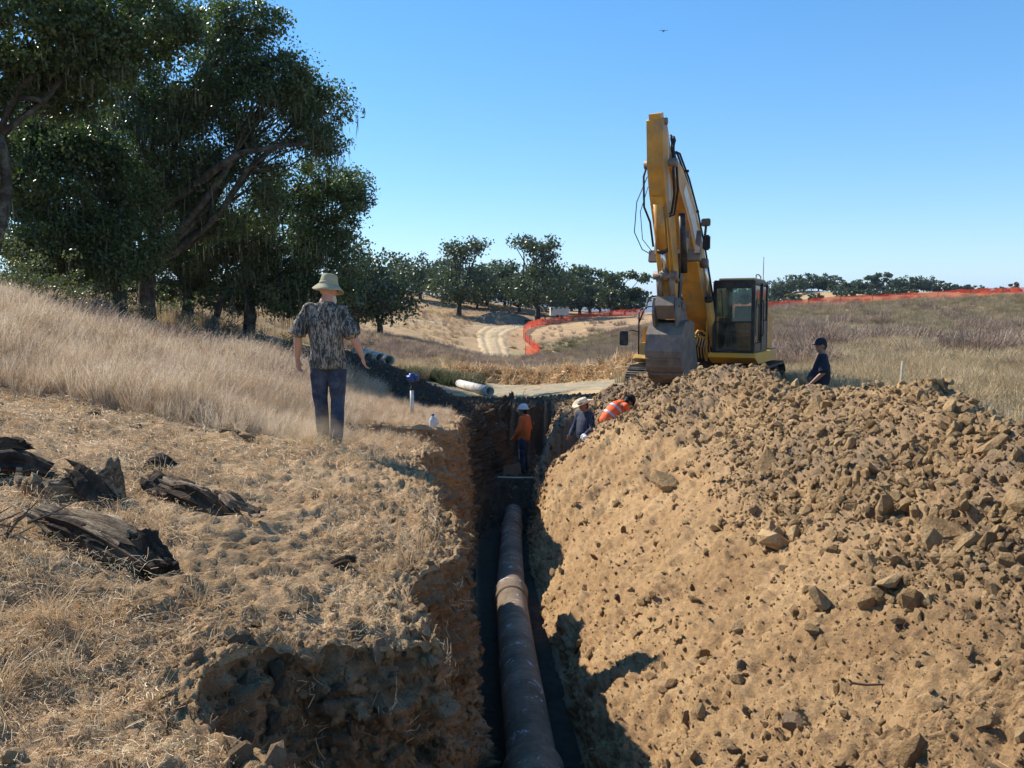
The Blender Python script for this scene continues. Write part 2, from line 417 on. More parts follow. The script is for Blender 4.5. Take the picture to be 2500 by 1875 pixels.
# wall profile: undercut crumbling top, then steep face, slightly stepped where the bank has slumped
hx = t**(1.0+0.9*wide) if False else (t*(1-wide)+wide*(0.35*smooth(t*2.1)+0.65*t**1.7))
XW = xl+(xb-xl)*hx; ZW = gl+(fl-gl)*t; YW = Yc+0*XW
clw = CL2(XW, YW); ZW = ZW*(1-clw)+clw*bermz(XW, YW, Gn(XW, YW))
f_ = np.linspace(0, 1, NF+1)[None, 1:]
XF = xb+(xr-xb)*f_; YF = Yc+0*XF
ZF = fl+0*XF+0.05*np.abs(f_-0.5)*2
clf = CL2(XF, YF); ZF = ZF*(1-clf)+clf*bermz(XF, YF, Gn(XF, YF))
s = np.linspace(0, 1, NR+1)[None, 1:]; XD = xr+(15-xr)*s**1.75; YD = Yc+0*XD
gD = Gn(XD, YD)
topD = top_right(XD, YD, gD)
cld = CL2(XD, YD)
topD = topD*(1-cld)+cld*np.maximum(bermz(XD, YD, gD), ridge(XD, YD, crest2, 0.62))
wallD = fl+0.05+(XD-xr)*2.6
k = 0.22; h = np.clip(0.5+0.5*(topD-wallD)/k, 0, 1)
ZD = topD*(1-h)+wallD*h-k*h*(1-h)                    # smooth minimum
ZD = ZD*(1-cld)+cld*topD
PX = np.concatenate([XA, XW, XF, XD], 1); PY = np.concatenate([YA, YW, YF, YD], 1); PZ = np.concatenate([ZA, ZW, ZF, ZD], 1)
nu = PX.shape[1]; iL, iW, iF = NL-1, NL-1+NW, NL-1+NW+NF
# amplitude fields
col = np.arange(nu)[None]+0*PX
wall = smooth((col-(iL-4))/14)*(1-smooth((col-iW+10)/12))
floor = smooth((col-iW+4)/8)*(1-smooth((col-iF)/12))
right = smooth((col-iF)/14); left = 1-smooth((col-iL+2)/6)
def normals(X, Y, Z):
    ax = np.gradient(X, axis=1); ay = np.gradient(Y, axis=1); az = np.gradient(Z, axis=1)
    bx = np.gradient(X, axis=0); by = np.gradient(Y, axis=0); bz = np.gradient(Z, axis=0)
    nx = ay*bz-az*by; ny_ = az*bx-ax*bz; nz_ = ax*by-ay*bx; l = np.sqrt(nx*nx+ny_*ny_+nz_*nz_)+1e-9
    return nx/l, ny_/l, nz_/l
NX, NY, NZ = normals(PX, PY, PZ)
depthf = np.clip((np.hypot(PX, PY)), 2, 30)
n1 = noise(PX*0.8, PY*0.8, PZ*0.8); n2 = noise(PX*2.3+9, PY*2.3, PZ*2.3); n3 = noise(PX*6.1, PY*6.1+4, PZ*6.1); n4 = noise(PX*15, PY*15, PZ*15+3); n5 = noise(PX*33, PY*33, PZ*33+8)
n6 = noise(PX*70, PY*70+3, PZ*70)
rg = lambda q: 1-np.abs(q)*2.6
disp = left*(0.07*n1+0.07*n2+0.065*n3+0.055*np.maximum(n4, -.1)+0.036*n5+0.016*n6)
disp += wall*(0.11*n1+0.10*n2+0.035*rg(n3)+0.05*n3-0.02+0.06*n4+0.04*n5+0.02*n6)
disp += floor*(0.05*n2+0.04*n3+0.03*n4+0.012*n5)
upper = right*smooth((PZ+2.30-0.085*np.clip(9-PY, 0, 7)-0.35*n1-0.15*n2)/0.5)         # crumbly top of the spoil
disp += right*(0.06*n1+0.06*n2+0.035*n3+0.018*n4+0.010*n5)+upper*(0.05*n3+0.055*rg(n4)*0.6+0.04*n4+0.03*n5+0.014*n6)
RT = slice(iF-2, None); cx_, cy_, cz_ = PX[:, RT], PY[:, RT], PZ[:, RT]
hA, bA = cells(cx_, cy_, cz_, 4.2, 1); hB, bB = cells(cx_, cy_, cz_*1.2, 9.5, 7); hC, bC = cells(cx_, cy_, cz_, 20, 3)
blk = np.zeros_like(PX); bl2 = np.zeros_like(PX)
blk[:, RT] = 0.085*(hA-.5)*smooth(bA/.14)+0.060*(hB-.5)*smooth(bB/.16)+0.030*(hC-.5)*smooth(bC/.2)
bl2[:, RT] = 0.030*(hB-.5)*smooth(bB/.3)*smooth((hA-.45)/.2)+0.016*(hC-.5)
disp += upper*blk*(0.35+0.65*smooth(0.6+1.8*n2))+(right-upper)*bl2
LT = slice(0, iF+2); cx_, cy_, cz_ = PX[:, LT], PY[:, LT], PZ[:, LT]; hA, bA = cells(cx_, cy_, cz_, 5.5, 11); hB, bB = cells(cx_, cy_, cz_, 15, 17)
lw = np.zeros_like(PX); lb_ = np.zeros_like(PX); lw[:, LT] = 0.10*(hA-.5)*smooth(bA/.2)+0.045*(hB-.5)*smooth(bB/.2); lb_[:, LT] = (0.055*(hB-.4)*smooth(bB/.25))*smooth((hA-.35)/.25)
disp += wall*lw*1.4+left*lb_*smooth(0.3+2.2*noise(PX*.9, PY*.9, 2.))*(PY < 16)
# bucket-tooth scars and slumps on the lower right face
sc = noise((PX*0.9-PY*0.25-PZ*0.5)*3.0, (PY*0.8+PX*0.5)*0.55, PZ*0.7)
disp += (right-upper)*(0.07*rg(sc)-0.03+0.045*n3+0.035*n4+0.022*n5+0.012*n6)+right*0.05*rg(noise(PX*1.2+PY*.8, PY*1.2-PX*.8+PZ, PZ*.6))*smooth((PZ+3.6)/.5)
edge = np.minimum(smooth((PX+16)/1.5), smooth((15-PX)/1.5))*smooth((27.5-PY)/1.5)
disp = disp*(1+0.9*smooth((PY-15)/3)*(wall+floor))+floor*smooth((PY-16.2)/.6)*(1-smooth((PY-19)/.6))*(0.10*n3+0.05*n4)
disp = disp*edge
clos = smooth((PY-22.5)/2); 
PX = PX+NX*disp; PY = PY+NY*disp; PZ = PZ+NZ*disp
NX, NY, NZ = normals(PX, PY, PZ)

# ------------------------------------------------------------------ soil materials
def soil(name, dark, mid, light, sc=1.0, b1=0.03, straw=None, strawmask=None, stretch=None, rough=0.95, darker=None):
    m, n, b, o = new_mat(name); v = coord(n)
    big = nz(n, 0.9*sc, 6, 0.6, v, 0.3); fine = nz(n, 14*sc, 8, 0.72, v); grain = nz(n, 90*sc, 5, 0.7, v)
    c = ramp(n, mathn(n, 'ADD', mathn(n, 'MULTIPLY', big, 0.55), mathn(n, 'MULTIPLY', fine, 0.45)), [(0.36, dark), (0.5, mid), (0.64, light)])
    c = mix(n, 0.55, c, ramp(n, grain, [(0.3, (0.25,)*3), (0.7, (1.0,)*3)]), 'MULTIPLY')
    c = mix(n, 1.0, c, (1.28,)*3, 'MULTIPLY')
    if darker: # darker earth, moist and freshly dug on the berm
        c = mix(n, attr(n, 'darker'), c, mix(n, fine, darker, tuple(q*1.7 for q in darker)))
    if straw:
        sv = coord(n, scale=(1, 1, 1)); wv = nz(n, 3.0, 3, 0.5, v)
        a1 = coord(n, 'Object', (140, 9, 20)); a2 = coord(n, 'Object', (12, 120, 20))
        s1 = nz(n, 1, 3, 0.6, a1, 1.2); s2 = nz(n, 1, 3, 0.6, a2, 1.2)
        st = mathn(n, 'MAXIMUM', s1, s2)
        msk = mathn(n, 'MULTIPLY', ramp(n, st, [(0.53, (0,)*3), (0.62, (1,)*3)]), ramp(n, wv, [(0.36, (0.1,)*3), (0.6, (1,)*3)]))
        msk = mathn(n, 'MULTIPLY', msk, attr(n, 'straw'))
        c = mix(n, msk, c, straw)
    n.links.new(c, b.inputs['Base Color']); b.inputs['Roughness'].default_value = rough; b.inputs['Specular IOR Level'].default_value = 0.1
    mid = nz(n, 38*sc, 6, 0.75, v); p = bump(n, b, fine, 0.8, b1); p = bump(n, b, mid, 0.9, b1*.6, p); bump(n, b, grain, 0.8, b1*0.3, p); return m
M_left = soil('disturbed_soil', (.23, .135, .066), (.41, .26, .135), (.54, .36, .20), 1.0, 0.03, straw=(.62, .45, .27), darker=(.045, .034, .025))
M_wall = soil('cut_earth', (.25, .155, .085), (.40, .255, .14), (.52, .35, .20), 1.2, 0.05, darker=(.075, .055, .038))
M_right = soil('tan_spoil', (.215, .130, .064), (.345, .218, .108), (.45, .30, .155), 0.9, 0.022, darker=(.17, .12, .078))
M_clod = None

# darker soil mask: berm, trench floor and depth, far end, heap drifts
dark_left = smooth((bermz(PX, PY, Gn(PX, PY))-Gn(PX, PY)-0.02)/0.10)*smooth((PY-14)/2)
dark_left = np.maximum(dark_left, smooth((PY-16.5)/2.0)*smooth((PX+3.5)/1.5))
dark_wall = np.maximum(smooth((PY-15)/3)*0.9, floor)  # full on the floor, strong towards the far end
dark_wall = np.maximum(dark_wall, smooth((-2.9-PZ)/0.8)*0.3)  # slightly darker towards the bottom of the walls
dark_r = np.clip(upper*(0.48+1.1*n1+0.5*n2)+smooth((PY-15)/3)*0.9+0.9*smooth((PX-0.62*PY-0.10+0.35*n1)/0.7)*smooth((5-PY)/1.5)*smooth((PZ+3)/.3), 0, 1)
darkA = dark_left*left+dark_wall*(wall+floor)+dark_r*right
strawA = left*np.clip(1.0-0.9*dark_left, 0, 1)*(0.55+0.45*smooth(1-PX/-1.0))
def piece(name, c0, c1, mat, kind='structure'):
    me = grid_mesh(name, PX[:, c0:c1+1], PY[:, c0:c1+1], PZ[:, c0:c1+1], [mat])
    add_attr(me, 'darker', darkA[:, c0:c1+1]); add_attr(me, 'straw', strawA[:, c0:c1+1])
    return link(name, me)
ground = tag(piece('ground', 0, iL, M_left), 'disturbed straw covered soil of the left bank', kind='structure')
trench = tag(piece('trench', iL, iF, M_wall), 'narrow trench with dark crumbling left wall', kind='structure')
spoil = tag(piece('spoil_pile', iF, nu-1, M_right), 'long tan heap of crumbly excavated soil along the right side of the trench', kind='structure')

# ------------------------------------------------------------------ far field (one sheet to the horizon)
rr = np.concatenate([np.geomspace(9, 420, 400), np.geomspace(430, 16000, 40)]); th = np.concatenate([np.linspace(-80, -42, 40, endpoint=False), np.linspace(-42, 42, 360), np.linspace(42, 80, 41)[1:]])
TH, RRR = np.meshgrid(np.radians(th), rr)
FX = RRR*np.sin(TH); FY = RRR*np.cos(TH)
FZ = G(FX, np.minimum(FY, 700)); farf = smooth((RRR-450)/500)
FZ = FZ*(1-farf)+farf*(-9-0*RRR)
def field_noise(X, Y):
    r = np.hypot(X, Y); a_ = smooth((r-26)/12)
    return a_*(0.35*noise(X*0.06, Y*0.06, 2.0)*np.minimum(r/60, 1.5)+0.16*noise(X*0.3, Y*0.3, 7.0)+0.07*noise(X*1.2, Y*1.2, 1.0))*(1-smooth((r-300)/200))
def straw_ridge(X, Y):
    # heaped straw and scrapings pushed up beside the haul road
    line = pxline([(1120, 925, 45), (1210, 922, 46), (1330, 928, 45), (1450, 935, 43), (1600, 935, 41)])
    r = ridge(X, Y, [(x, y, 0.62) for (x, y, z) in line], 0.5, .3)
    return np.maximum(r, 0)*(0.75+0.9*noise(X*0.8, Y*0.8, 3.0)+0.5*noise(X*2.1, Y*2.1, 3.0))
def stock_mound(X, Y):
    return 0*X
def field_z(X, Y): return G(X, Y)+field_noise(X, Y)+straw_ridge(X, Y)
FZ = FZ+field_noise(FX, FY)+straw_ridge(FX, FY)
inside = smooth((FX+15.2)/0.3)*smooth((14.2-FX)/0.3)*smooth((26.7-FY)/0.3)
FZ = FZ-inside*7.0
m, n, b, o = new_mat('dry_field'); v = coord(n)
hu = nz(n, 0.035, 5, 0.6, v, 0.6); md_ = nz(n, 0.35, 7, 0.7, v, 0.3); fi = nz(n, 3.2, 6, 0.7, v)
c = ramp(n, mathn(n, 'ADD', mathn(n, 'MULTIPLY', hu, 0.5), mathn(n, 'MULTIPLY', md_, 0.5)), [(0.36, (.24, .155, .10)), (0.46, (.38, .255, .15)), (0.54, (.48, .325, .175)), (0.66, (.58, .42, .25))])
c = mix(n, 0.6, c, ramp(n, fi, [(0.3, (0.45,)*3), (0.62, (1.0,)*3)]), 'MULTIPLY')
c = mix(n, attr(n, 'green'), c, mix(n, md_, (.17, .165, .08), (.36, .32, .18)))
c = mix(n, attr(n, 'purple'), c, mix(n, fi, (.24, .17, .13), (.42, .31, .22)))
c = mix(n, attr(n, 'bare'), c, mix(n, md_, (.40, .27, .13), (.56, .41, .22)))
n.links.new(c, b.inputs['Base Color']); b.inputs['Roughness'].default_value = 0.95; b.inputs['Specular IOR Level'].default_value = 0.05
bp1 = bump(n, b, md_, 0.7, 0.25); bump(n, b, fi, 0.7, 0.06, bp1)
M_field = m
me = grid_mesh('field', FX, FY, FZ, [M_field])
# soil and plant cover zones, measured on the ground
def zone(X, Y, cx, cy, rx, ry, soft=0.5):
    return 1-smooth((np.sqrt(((X-cx)/rx)**2+((Y-cy)/ry)**2)-1+soft*0.5)/soft)
zn = noise(FX*0.05, FY*0.05, 0.0)*0.8
qg = P(1500, 815, 105); qb = P(2150, 780, 85)
green = np.clip(zone(FX, FY, qg.x+2, qg.y-2, 16, 12)*0.8+zone(FX, FY, 40, 82, 42, 22)*0.45+zone(FX, FY, 24, 62, 20, 5)*0.6, 0, 1)*np.clip(0.75+2.2*noise(FX*0.12, FY*0.3, 4.0), 0, 1)
purple = np.clip((smooth((FY-50)/8)*(1-smooth((FY-96)/8)))*smooth((24-np.abs(FX-8))/10)*(0.9+zn), 0, 1)
bare = np.clip((smooth((FY-28)/3)*(1-smooth((FY-46)/2)))*smooth((9-np.abs(FX+2))/4), 0, 1)*0.9
hill = zone(FX, FY, P(1960, 720, 320).x, 300, 60, 50)
bare = np.maximum(bare, hill*0.6)
add_attr(me, 'green', green); add_attr(me, 'purple', purple); add_attr(me, 'bare', bare)
field = tag(link('field', me), 'rolling dry grass field running out to the horizon', kind='structure')

# roads: sheets draped on the field
def ribbon(name, line, width, mat, lift=0.05, seg=160, across=16, label=None, rut=0.0):
    L = np.array([(q[0], q[1]) for q in line]); d = np.concatenate([[0], np.cumsum(np.hypot(*np.diff(L, axis=0).T))])
    tt = np.linspace(0, d[-1], seg); cx = np.interp(tt, d, L[:, 0]); cy = np.interp(tt, d, L[:, 1])
    for _ in range(6):
        cx[1:-1] = (cx[:-2]+cx[1:-1]*2+cx[2:])/4; cy[1:-1] = (cy[:-2]+cy[1:-1]*2+cy[2:])/4
    wd = np.interp(tt, d, width)
    dx = np.gradient(cx); dy = np.gradient(cy); l = np.hypot(dx, dy); nx = -dy/l; ny = dx/l
    a_ = np.linspace(-1, 1, across)[None]
    wob = 1+0.25*noise(tt*0.35, tt*0.1, 5.0)[:, None]
    X = cx[:, None]+nx[:, None]*a_*wd[:, None]/2*wob; Y = cy[:, None]+ny[:, None]*a_*wd[:, None]/2*wob
    Z = field_z(X, Y)+lift-0.12*np.maximum(np.abs(a_)-0.8, 0)*5*lift*8-rut*np.exp(-((np.abs(a_)-0.45)/0.14)**2)
    me = grid_mesh(name, X, Y, Z, [mat]); return tag(link(name, me), label, kind='structure')
def road_mat(name, c0, c1, c2):
    m, n, b, o = new_mat(name); v = coord(n)
    f = nz(n, 1.1, 7, 0.7, v, 0.5); g = nz(n, 9, 5, 0.7, v)
    c = ramp(n, mathn(n, 'ADD', mathn(n, 'MULTIPLY', f, 0.6), mathn(n, 'MULTIPLY', g, 0.4)), [(0.38, c0), (0.5, c1), (0.62, c2)])
    n.links.new(c, b.inputs['Base Color']); b.inputs['Roughness'].default_value = 0.95; b.inputs['Specular IOR Level'].default_value = 0.05
    bump(n, b, g, 0.7, 0.06); return m
M_road = road_mat('straw_road', (.36, .25, .14), (.50, .37, .22), (.60, .46, .29))
M_haul = road_mat('haul_road_dirt', (.24, .19, .125), (.33, .27, .18), (.45, .37, .25))
M_pathm = road_mat('path_dirt', (.44, .33, .2), (.54, .42, .27), (.62, .5, .34))
ribbon('dirt_road', [P(*q) for q in ((1216,875,96),(1209,858,105),(1200,840,114),(1202,822,122),(1222,808,131),(1262,798,139),(1330,790,146),(1420,781,154))], [3.6, 3.8, 4.2, 4.6, 4.8, 4.4, 4, 4], M_road, 0.16, 220, 24, 'pale tan dirt road curving up the slope beside the orange netting', 0.12)
ribbon('path', [P(*q) for q in ((700,775,125),(850,787,126),(1000,793,127),(1120,796,128),(1240,797,136),(1360,790,146))], [1.3]*6, M_pathm, 0.12, 120, 6, 'thin pale footpath crossing the hillside')
ribbon('haul_road', [(-14, 43.5), (-6, 41.8), (0, 40), (4, 37.5), (6.5, 34.5), (7.5, 31)], [5, 6, 6.5, 6, 5, 3], M_haul, 0.07, 200, 20, 'grey brown haul road behind the trench', 0.03)

# blue mountains on the horizon
X = np.linspace(-3500, 5200, 500); ridge_h = 215+80*noise(X*0.0012, X*0, 3.0)+45*noise(X*0.004, X*0, 1.0)+14*noise(X*0.016, X*0, 1.0)
rows = np.linspace(0, 1, 14)[:, None]
MX = X[None]+0*rows; MY = 7600+1500*rows+0*MX; MZ = -20+rows**0.8*(ridge_h[None]+25*noise(MX*0.004, MY*0.004, 0.0))
m, n, b, o = new_mat('wooded_mountain'); v = coord(n)
n.links.new(ramp(n, nz(n, 0.006, 6, 0.6, v), [(0.35, (.035, .045, .03)), (0.65, (.09, .09, .06))]), b.inputs['Base Color']); b.inputs['Roughness'].default_value = 1
tag(link('mountains', grid_mesh('mountains', MX, MY, MZ, [m])), 'far mountain range fading to blue on the horizon', kind='structure')
# ------------------------------------------------------------------ clods of earth
def clod_mesh(seed, flat=0.62, n=20, mat=None):
    r = np.random.default_rng(seed); bm = bmesh.new()
    pts = r.normal(size=(n, 3)); pts /= np.linalg.norm(pts, axis=1)[:, None]
    pts *= (0.75+0.25*r.random(n))[:, None]; pts *= np.array([1.0, 0.65+0.3*r.random(), flat*(0.6+0.5*r.random())])
    vs = [bm.verts.new(p*0.5) for p in pts]
    bmesh.ops.convex_hull(bm, input=vs)
    for v in [v for v in bm.verts if not v.link_faces]: bm.verts.remove(v)
    me = bpy.data.meshes.new('clod'); bm.to_mesh(me); bm.free()
    if mat: me.materials.append(mat)
    return me
def clod_material(name, c0, c1, c2):
    m, n, b, o = new_mat(name); v = coord(n)
    oi = n.nodes.new('ShaderNodeObjectInfo')
    c = ramp(n, oi.outputs['Random'], [(0.0, c0), (0.5, c1), (1.0, c2)])
    c = mix(n, 0.7, c, ramp(n, nz(n, 5, 8, 0.72, v), [(0.3, (0.5,)*3), (0.7, (1.15,)*3)]), 'MULTIPLY')
    n.links.new(c, b.inputs['Base Color']); b.inputs['Roughness'].default_value = 0.95; b.inputs['Specular IOR Level'].default_value = 0.08
    bump(n, b, nz(n, 9, 6, 0.7, v), 0.8, 0.06); return m
M_clod = clod_material('clod_tan', (.29, .185, .092), (.42, .275, .14), (.53, .365, .19))
M_clodd = clod_material('clod_dark', (.12, .085, .055), (.21, .145, .09), (.33, .225, .135))
tanm = [clod_mesh(100+i, mat=M_clod) for i in range(14)]; darkm = [clod_mesh(200+i, mat=M_clodd) for i in range(10)]
c_tan = protos('clod_source', tanm); c_dark = protos('dark_clod_source', darkm)

def sample(weight, n, jit=True):
    """pick points on the near terrain grid with the given weights"""
    A_ = np.abs(np.gradient(PX, axis=1))+np.abs(np.gradient(PZ, axis=1)); B_ = np.abs(np.gradient(PY, axis=0))
    wv = (weight*A_*B_).ravel(); wv = wv/wv.sum(); idx = RNG.choice(wv.size, n, p=wv)
    i, j = np.unravel_index(idx, PX.shape)
    i = np.clip(i, 0, PX.shape[0]-2); j = np.clip(j, 0, PX.shape[1]-2); a_, b_ = RNG.random(n), RNG.random(n)
    def q(T): return (T[i, j]*(1-b_)+T[i, j+1]*b_)*(1-a_)+(T[i+1, j]*(1-b_)+T[i+1, j+1]*b_)*a_
    return np.stack([q(PX), q(PY), q(PZ)], 1), np.stack([NX[i, j], NY[i, j], NZ[i, j]], 1)
def flatrot(nr):
    n = len(nr); q = np.zeros((n, 3)); q[:, 0] = -np.arcsin(np.clip(nr[:, 1], -1, 1)); q[:, 1] = np.arctan2(nr[:, 0], nr[:, 2]); e_ = RNG.normal(size=(n, 3))*0.35
    out = np.zeros((n, 3))
    for i in range(n):
        M = Euler(q[i]).to_matrix() @ Euler((e_[i, 0], e_[i, 1], RNG.random()*6.28)).to_matrix(); out[i] = M.to_euler()[:]
    return out
def rrot(n, full=True):
    r = RNG.random((n, 3))*2*np.pi
    if not full: r[:, :2] = (RNG.random((n, 2))-0.5)*0.9
    return r
dist = np.hypot(PX, PY); vis = (PY > 1.2)*(np.abs(PX) < 0.75*PY+1.5)
near = 1/np.clip(dist, 2.5, 30)**1.3
# small clods: dense on the crumbly top, sparse on the smooth cut face
pch = np.clip(0.5+1.6*noise(PX*1.1, PY*1.1, 5.0), 0.05, 1.4)
Wt = right*vis*near*(0.10*pch+1.0*upper*(0.35+pch))*(PX < 6.5)
p, nr = sample(Wt, 30000); sz = 0.016+0.042*RNG.pareto(2.2, len(p)).clip(0, 3.4)*0.8; sz = np.minimum(sz*(0.8+np.hypot(p[:, 0], p[:, 1])*0.035), 0.22)
scatter('loose_clods', p+nr*(sz*0.10)[:, None], flatrot(nr), sz, c_tan, 14, 'loose tan clods strewn over the spoil heap', cat='clods')
Wt0 = right*vis*near*near*(PX < 6.5)*(0.35+np.clip(1.5*noise(PX*2.1, PY*2.1, 3.0)+.5, 0, 1.4))
p, nr = sample(Wt0, 34000); sz = 0.008+0.014*RNG.pareto(2.4, len(p)).clip(0, 2.6); sz *= 0.6+np.hypot(p[:, 0], p[:, 1])*0.07
scatter('soil_crumbs', p+nr*(sz*0.1)[:, None], rrot(len(p)), sz, c_tan, 14, 'fine tan crumbs covering the face of the spoil heap', cat='crumbs')
Wt = right*vis*near*np.clip(dark_r, 0, 1)*(0.2+upper)*(PX < 6.5)+right*vis*near*1.3*smooth((PX-0.62*PY-0.05+0.4*noise(PX*1.3, PY*1.3, 0.0))/0.5)*smooth((5.5-PY)/1.5)
p, nr = sample(Wt, 9000); sz = 0.015+0.022*RNG.pareto(2.6, len(p)).clip(0, 2.5)
scatter('dark_clods', p+nr*(sz*0.15)[:, None], rrot(len(p)), sz, c_dark, 10, 'smaller grey brown clods in drifts on the spoil heap', cat='clods')
Wt = wall*vis*near*2.2+left*vis*near*0.30*np.clip(noise(PX*1.5, PY*1.5, 1.0)*3, 0.05, 1)*(PY < 9.5)+left*vis*near*3*smooth((PX-xl+0.35)/0.3)*(PY < 12)*(PY > 3)*0.6
p, nr = sample(Wt, 16000); sz = 0.014+0.024*RNG.pareto(2.4, len(p)).clip(0, 2.8)
scatter('bank_crumbs', p+nr*(sz*0.1)[:, None], rrot(len(p)), sz, c_tan, 10, 'crumbs of brown earth on the left bank and trench wall', cat='clods')
Wt = (dark_left*left*vis*1.6+right*vis*(PY > 15)*(PX < 6)+floor*vis*(PY > 15))
p, nr = sample(Wt, 12000); sz = 0.03+0.05*RNG.pareto(2.6, len(p)).clip(0, 2.2)
scatter('dark_berm_clods', p+nr*(sz*0.2)[:, None], rrot(len(p)), sz, c_dark, 10, 'dark clods on the berm beyond the trench', cat='clods')
# the largest clods, each an object of its own
Wt = right*vis*near*(PX < 5.5)*(PY < 13)*(0.12+upper*0.9*pch)
p, nr = sample(Wt, 270); sz = 0.09+0.065*RNG.pareto(2.2, len(p)).clip(0, 2.4)
for i in range(len(p)):
    dk = (i % 6 == 0)
    o_ = link('clod', (darkm if dk else tanm)[i % (10 if dk else 14)], spoil)
    o_.location = Vector(p[i])+Vector(nr[i])*sz[i]*0.16; o_.rotation_euler = tuple(RNG.random(3)*6.28); o_.scale = (sz[i], sz[i]*0.9, sz[i]*0.85)
# a few lumps seen plainly in the heap
def on_surface(px, py, cols=None, d0=2.5, d1=30):
    """point of the near terrain seen at pixel (px, py)"""
    q = PY*CT-PZ*ST; sx = 1250+2000*PX/np.maximum(q, .1); sy = 937.5-2000*(PY*ST+PZ*CT)/np.maximum(q, .1)
    e_ = (sx-px)**2+(sy-py)**2+np.where((PY > d0) & (PY < d1), 0, 1e9)
    e_ = e_+np.hypot(PX, PY)*2.0
    k_ = np.unravel_index(np.argmin(e_), e_.shape); return Vector((PX[k_], PY[k_], PZ[k_])), Vector((NX[k_], NY[k_], NZ[k_]))
for (px, py, s_, ry, dk) in ((1630,1180,.36,.5,0),(2160,1255,.30,1.5,0),(2320,1305,.42,.4,0),(2280,1335,.3,2.2,0),(1900,1330,.5,.3,0),(2010,1465,.3,1,0),(2170,1435,.3,.5,0),(2120,1480,.24,2,0),
        (2160,1240,.24,1,1),(1715,1610,.27,.9,0),(1935,1765,.27,.2,1),(1790,1830,.16,0,1),(1860,1855,.12,0,0),(2410,1345,.28,1.3,0),(2425,1650,.16,.6,0),(2330,1800,.14,.4,0),(2420,1100,.36,.7,0),(1870,1150,.38,.8,0),(1905,1165,.3,.3,0),
        (2130,1385,.22,.8,0),(2370,1520,.16,1,1),(2100,1360,.2,.1,0),(1990,1010,.3,1.2,0),(2025,1000,.3,.5,0),(1530,1525,.1,.5,0),(2240,1625,.1,.5,1),(2050,1870,.16,.2,0)):
    q, nn = on_surface(px, py); o_ = link('clod', (darkm if dk else tanm)[int(px) % 10], spoil)
    o_.location = q+nn*s_*0.12; o_.rotation_euler = (0.3, ry, px*0.1); dd = q.length/6.5; o_.scale = (s_*dd*.9, s_*0.8*dd*.9, s_*0.8*dd*.9)

# ------------------------------------------------------------------ straw and dry grass
def straw_mat(name, c0, c1, c2, trans=0.35):
    m, n, b, o = new_mat(name); oi = n.nodes.new('ShaderNodeObjectInfo')
    v = coord(n, 'Object'); f = nz(n, 14, 3, 0.6, v)
    c = ramp(n, mathn(n, 'ADD', mathn(n, 'MULTIPLY', oi.outputs['Random'], 0.6), mathn(n, 'MULTIPLY', f, 0.4)), [(0.2, c0), (0.5, c1), (0.8, c2)])
    n.links.new(c, b.inputs['Base Color']); b.inputs['Roughness'].default_value = 0.6; b.inputs['Specular IOR Level'].default_value = 0.3
    tr = n.nodes.new('ShaderNodeBsdfTranslucent'); n.links.new(c, tr.inputs[0]); mx = n.nodes.new('ShaderNodeMixShader'); mx.inputs[0].default_value = trans
    n.links.new(b.outputs[0], mx.inputs[1]); n.links.new(tr.outputs[0], mx.inputs[2]); n.links.new(mx.outputs[0], o.inputs[0]); return m
M_grass = straw_mat('dry_oat_grass', (.38, .25, .15), (.60, .46, .31), (.80, .69, .52), 0.4)
M_straw = straw_mat('straw_litter', (.44, .27, .13), (.64, .45, .24), (.80, .63, .39), 0.2)
M_weed = straw_mat('brown_weed', (.20, .135, .10), (.33, .235, .17), (.46, .34, .24), 0.2)
M_olive = straw_mat('olive_weed', (.20, .165, .09), (.31, .25, .14), (.44, .35, .22), 0.3)
M_gweed = straw_mat('green_weed', (.055, .075, .03), (.085, .105, .045), (.14, .15, .07), 0.3)
M_gold = straw_mat('gold_weed', (.36, .26, .14), (.50, .38, .21), (.64, .50, .31), 0.3)

def tuft(seed, mat, nb=40, h=0.75, spread=0.14, lean=0.45, w=0.0065, heads=True, wind=(0.25, -0.1)):
    r = np.random.default_rng(seed); V = []; F = []
    for i in range(nb):
        an = r.random()*6.28; rad = spread*math.sqrt(r.random()); x, y = rad*math.cos(an), rad*math.sin(an)
        hh = h*(0.5+0.55*r.random()); ln = lean*(0.2+r.random()); dx = math.cos(an)*ln+wind[0]*r.random(); dy = math.sin(an)*ln+wind[1]*r.random()
        fa = r.random()*3.14; wx, wy = math.cos(fa)*w/2, math.sin(fa)*w/2; n0 = len(V)
        for k_, t_ in enumerate((0, 0.45, 0.8, 1.0)):
            px, py, pz = x+dx*hh*t_**1.7, y+dy*hh*t_**1.7, hh*(t_-0.16*ln*t_*t_)
            ww = (1, 0.85, 0.6, 0.3)[k_]
            V += [(px-wx*ww, py-wy*ww, pz), (px+wx*ww, py+wy*ww, pz)]
        for k_ in range(3): F.append((n0+2*k_, n0+2*k_+1, n0+2*k_+3, n0+2*k_+2))
        if heads and r.random() < 0.7:   # drooping oat spikelets
            for q in range(r.integers(3, 7)):
                t_ = 0.72+0.3*r.random(); px, py, pz = x+dx*hh*t_**1.7, y+dy*hh*t_**1.7, hh*(t_-0.16*ln*t_*t_)
                a2 = r.random()*6.28; L = 0.018+0.016*r.random(); ox, oy = math.cos(a2)*0.03*r.random(), math.sin(a2)*0.03*r.random()
                n0 = len(V); V += [(px+ox, py+oy, pz), (px+ox+0.005, py+oy-0.003, pz-L*0.5), (px+ox*1.3, py+oy*1.3, pz-L), (px+ox-0.005, py+oy+0.003, pz-L*0.5)]
                F.append((n0, n0+1, n0+2, n0+3))
    return np_mesh('tuft', V, F, False, [mat])
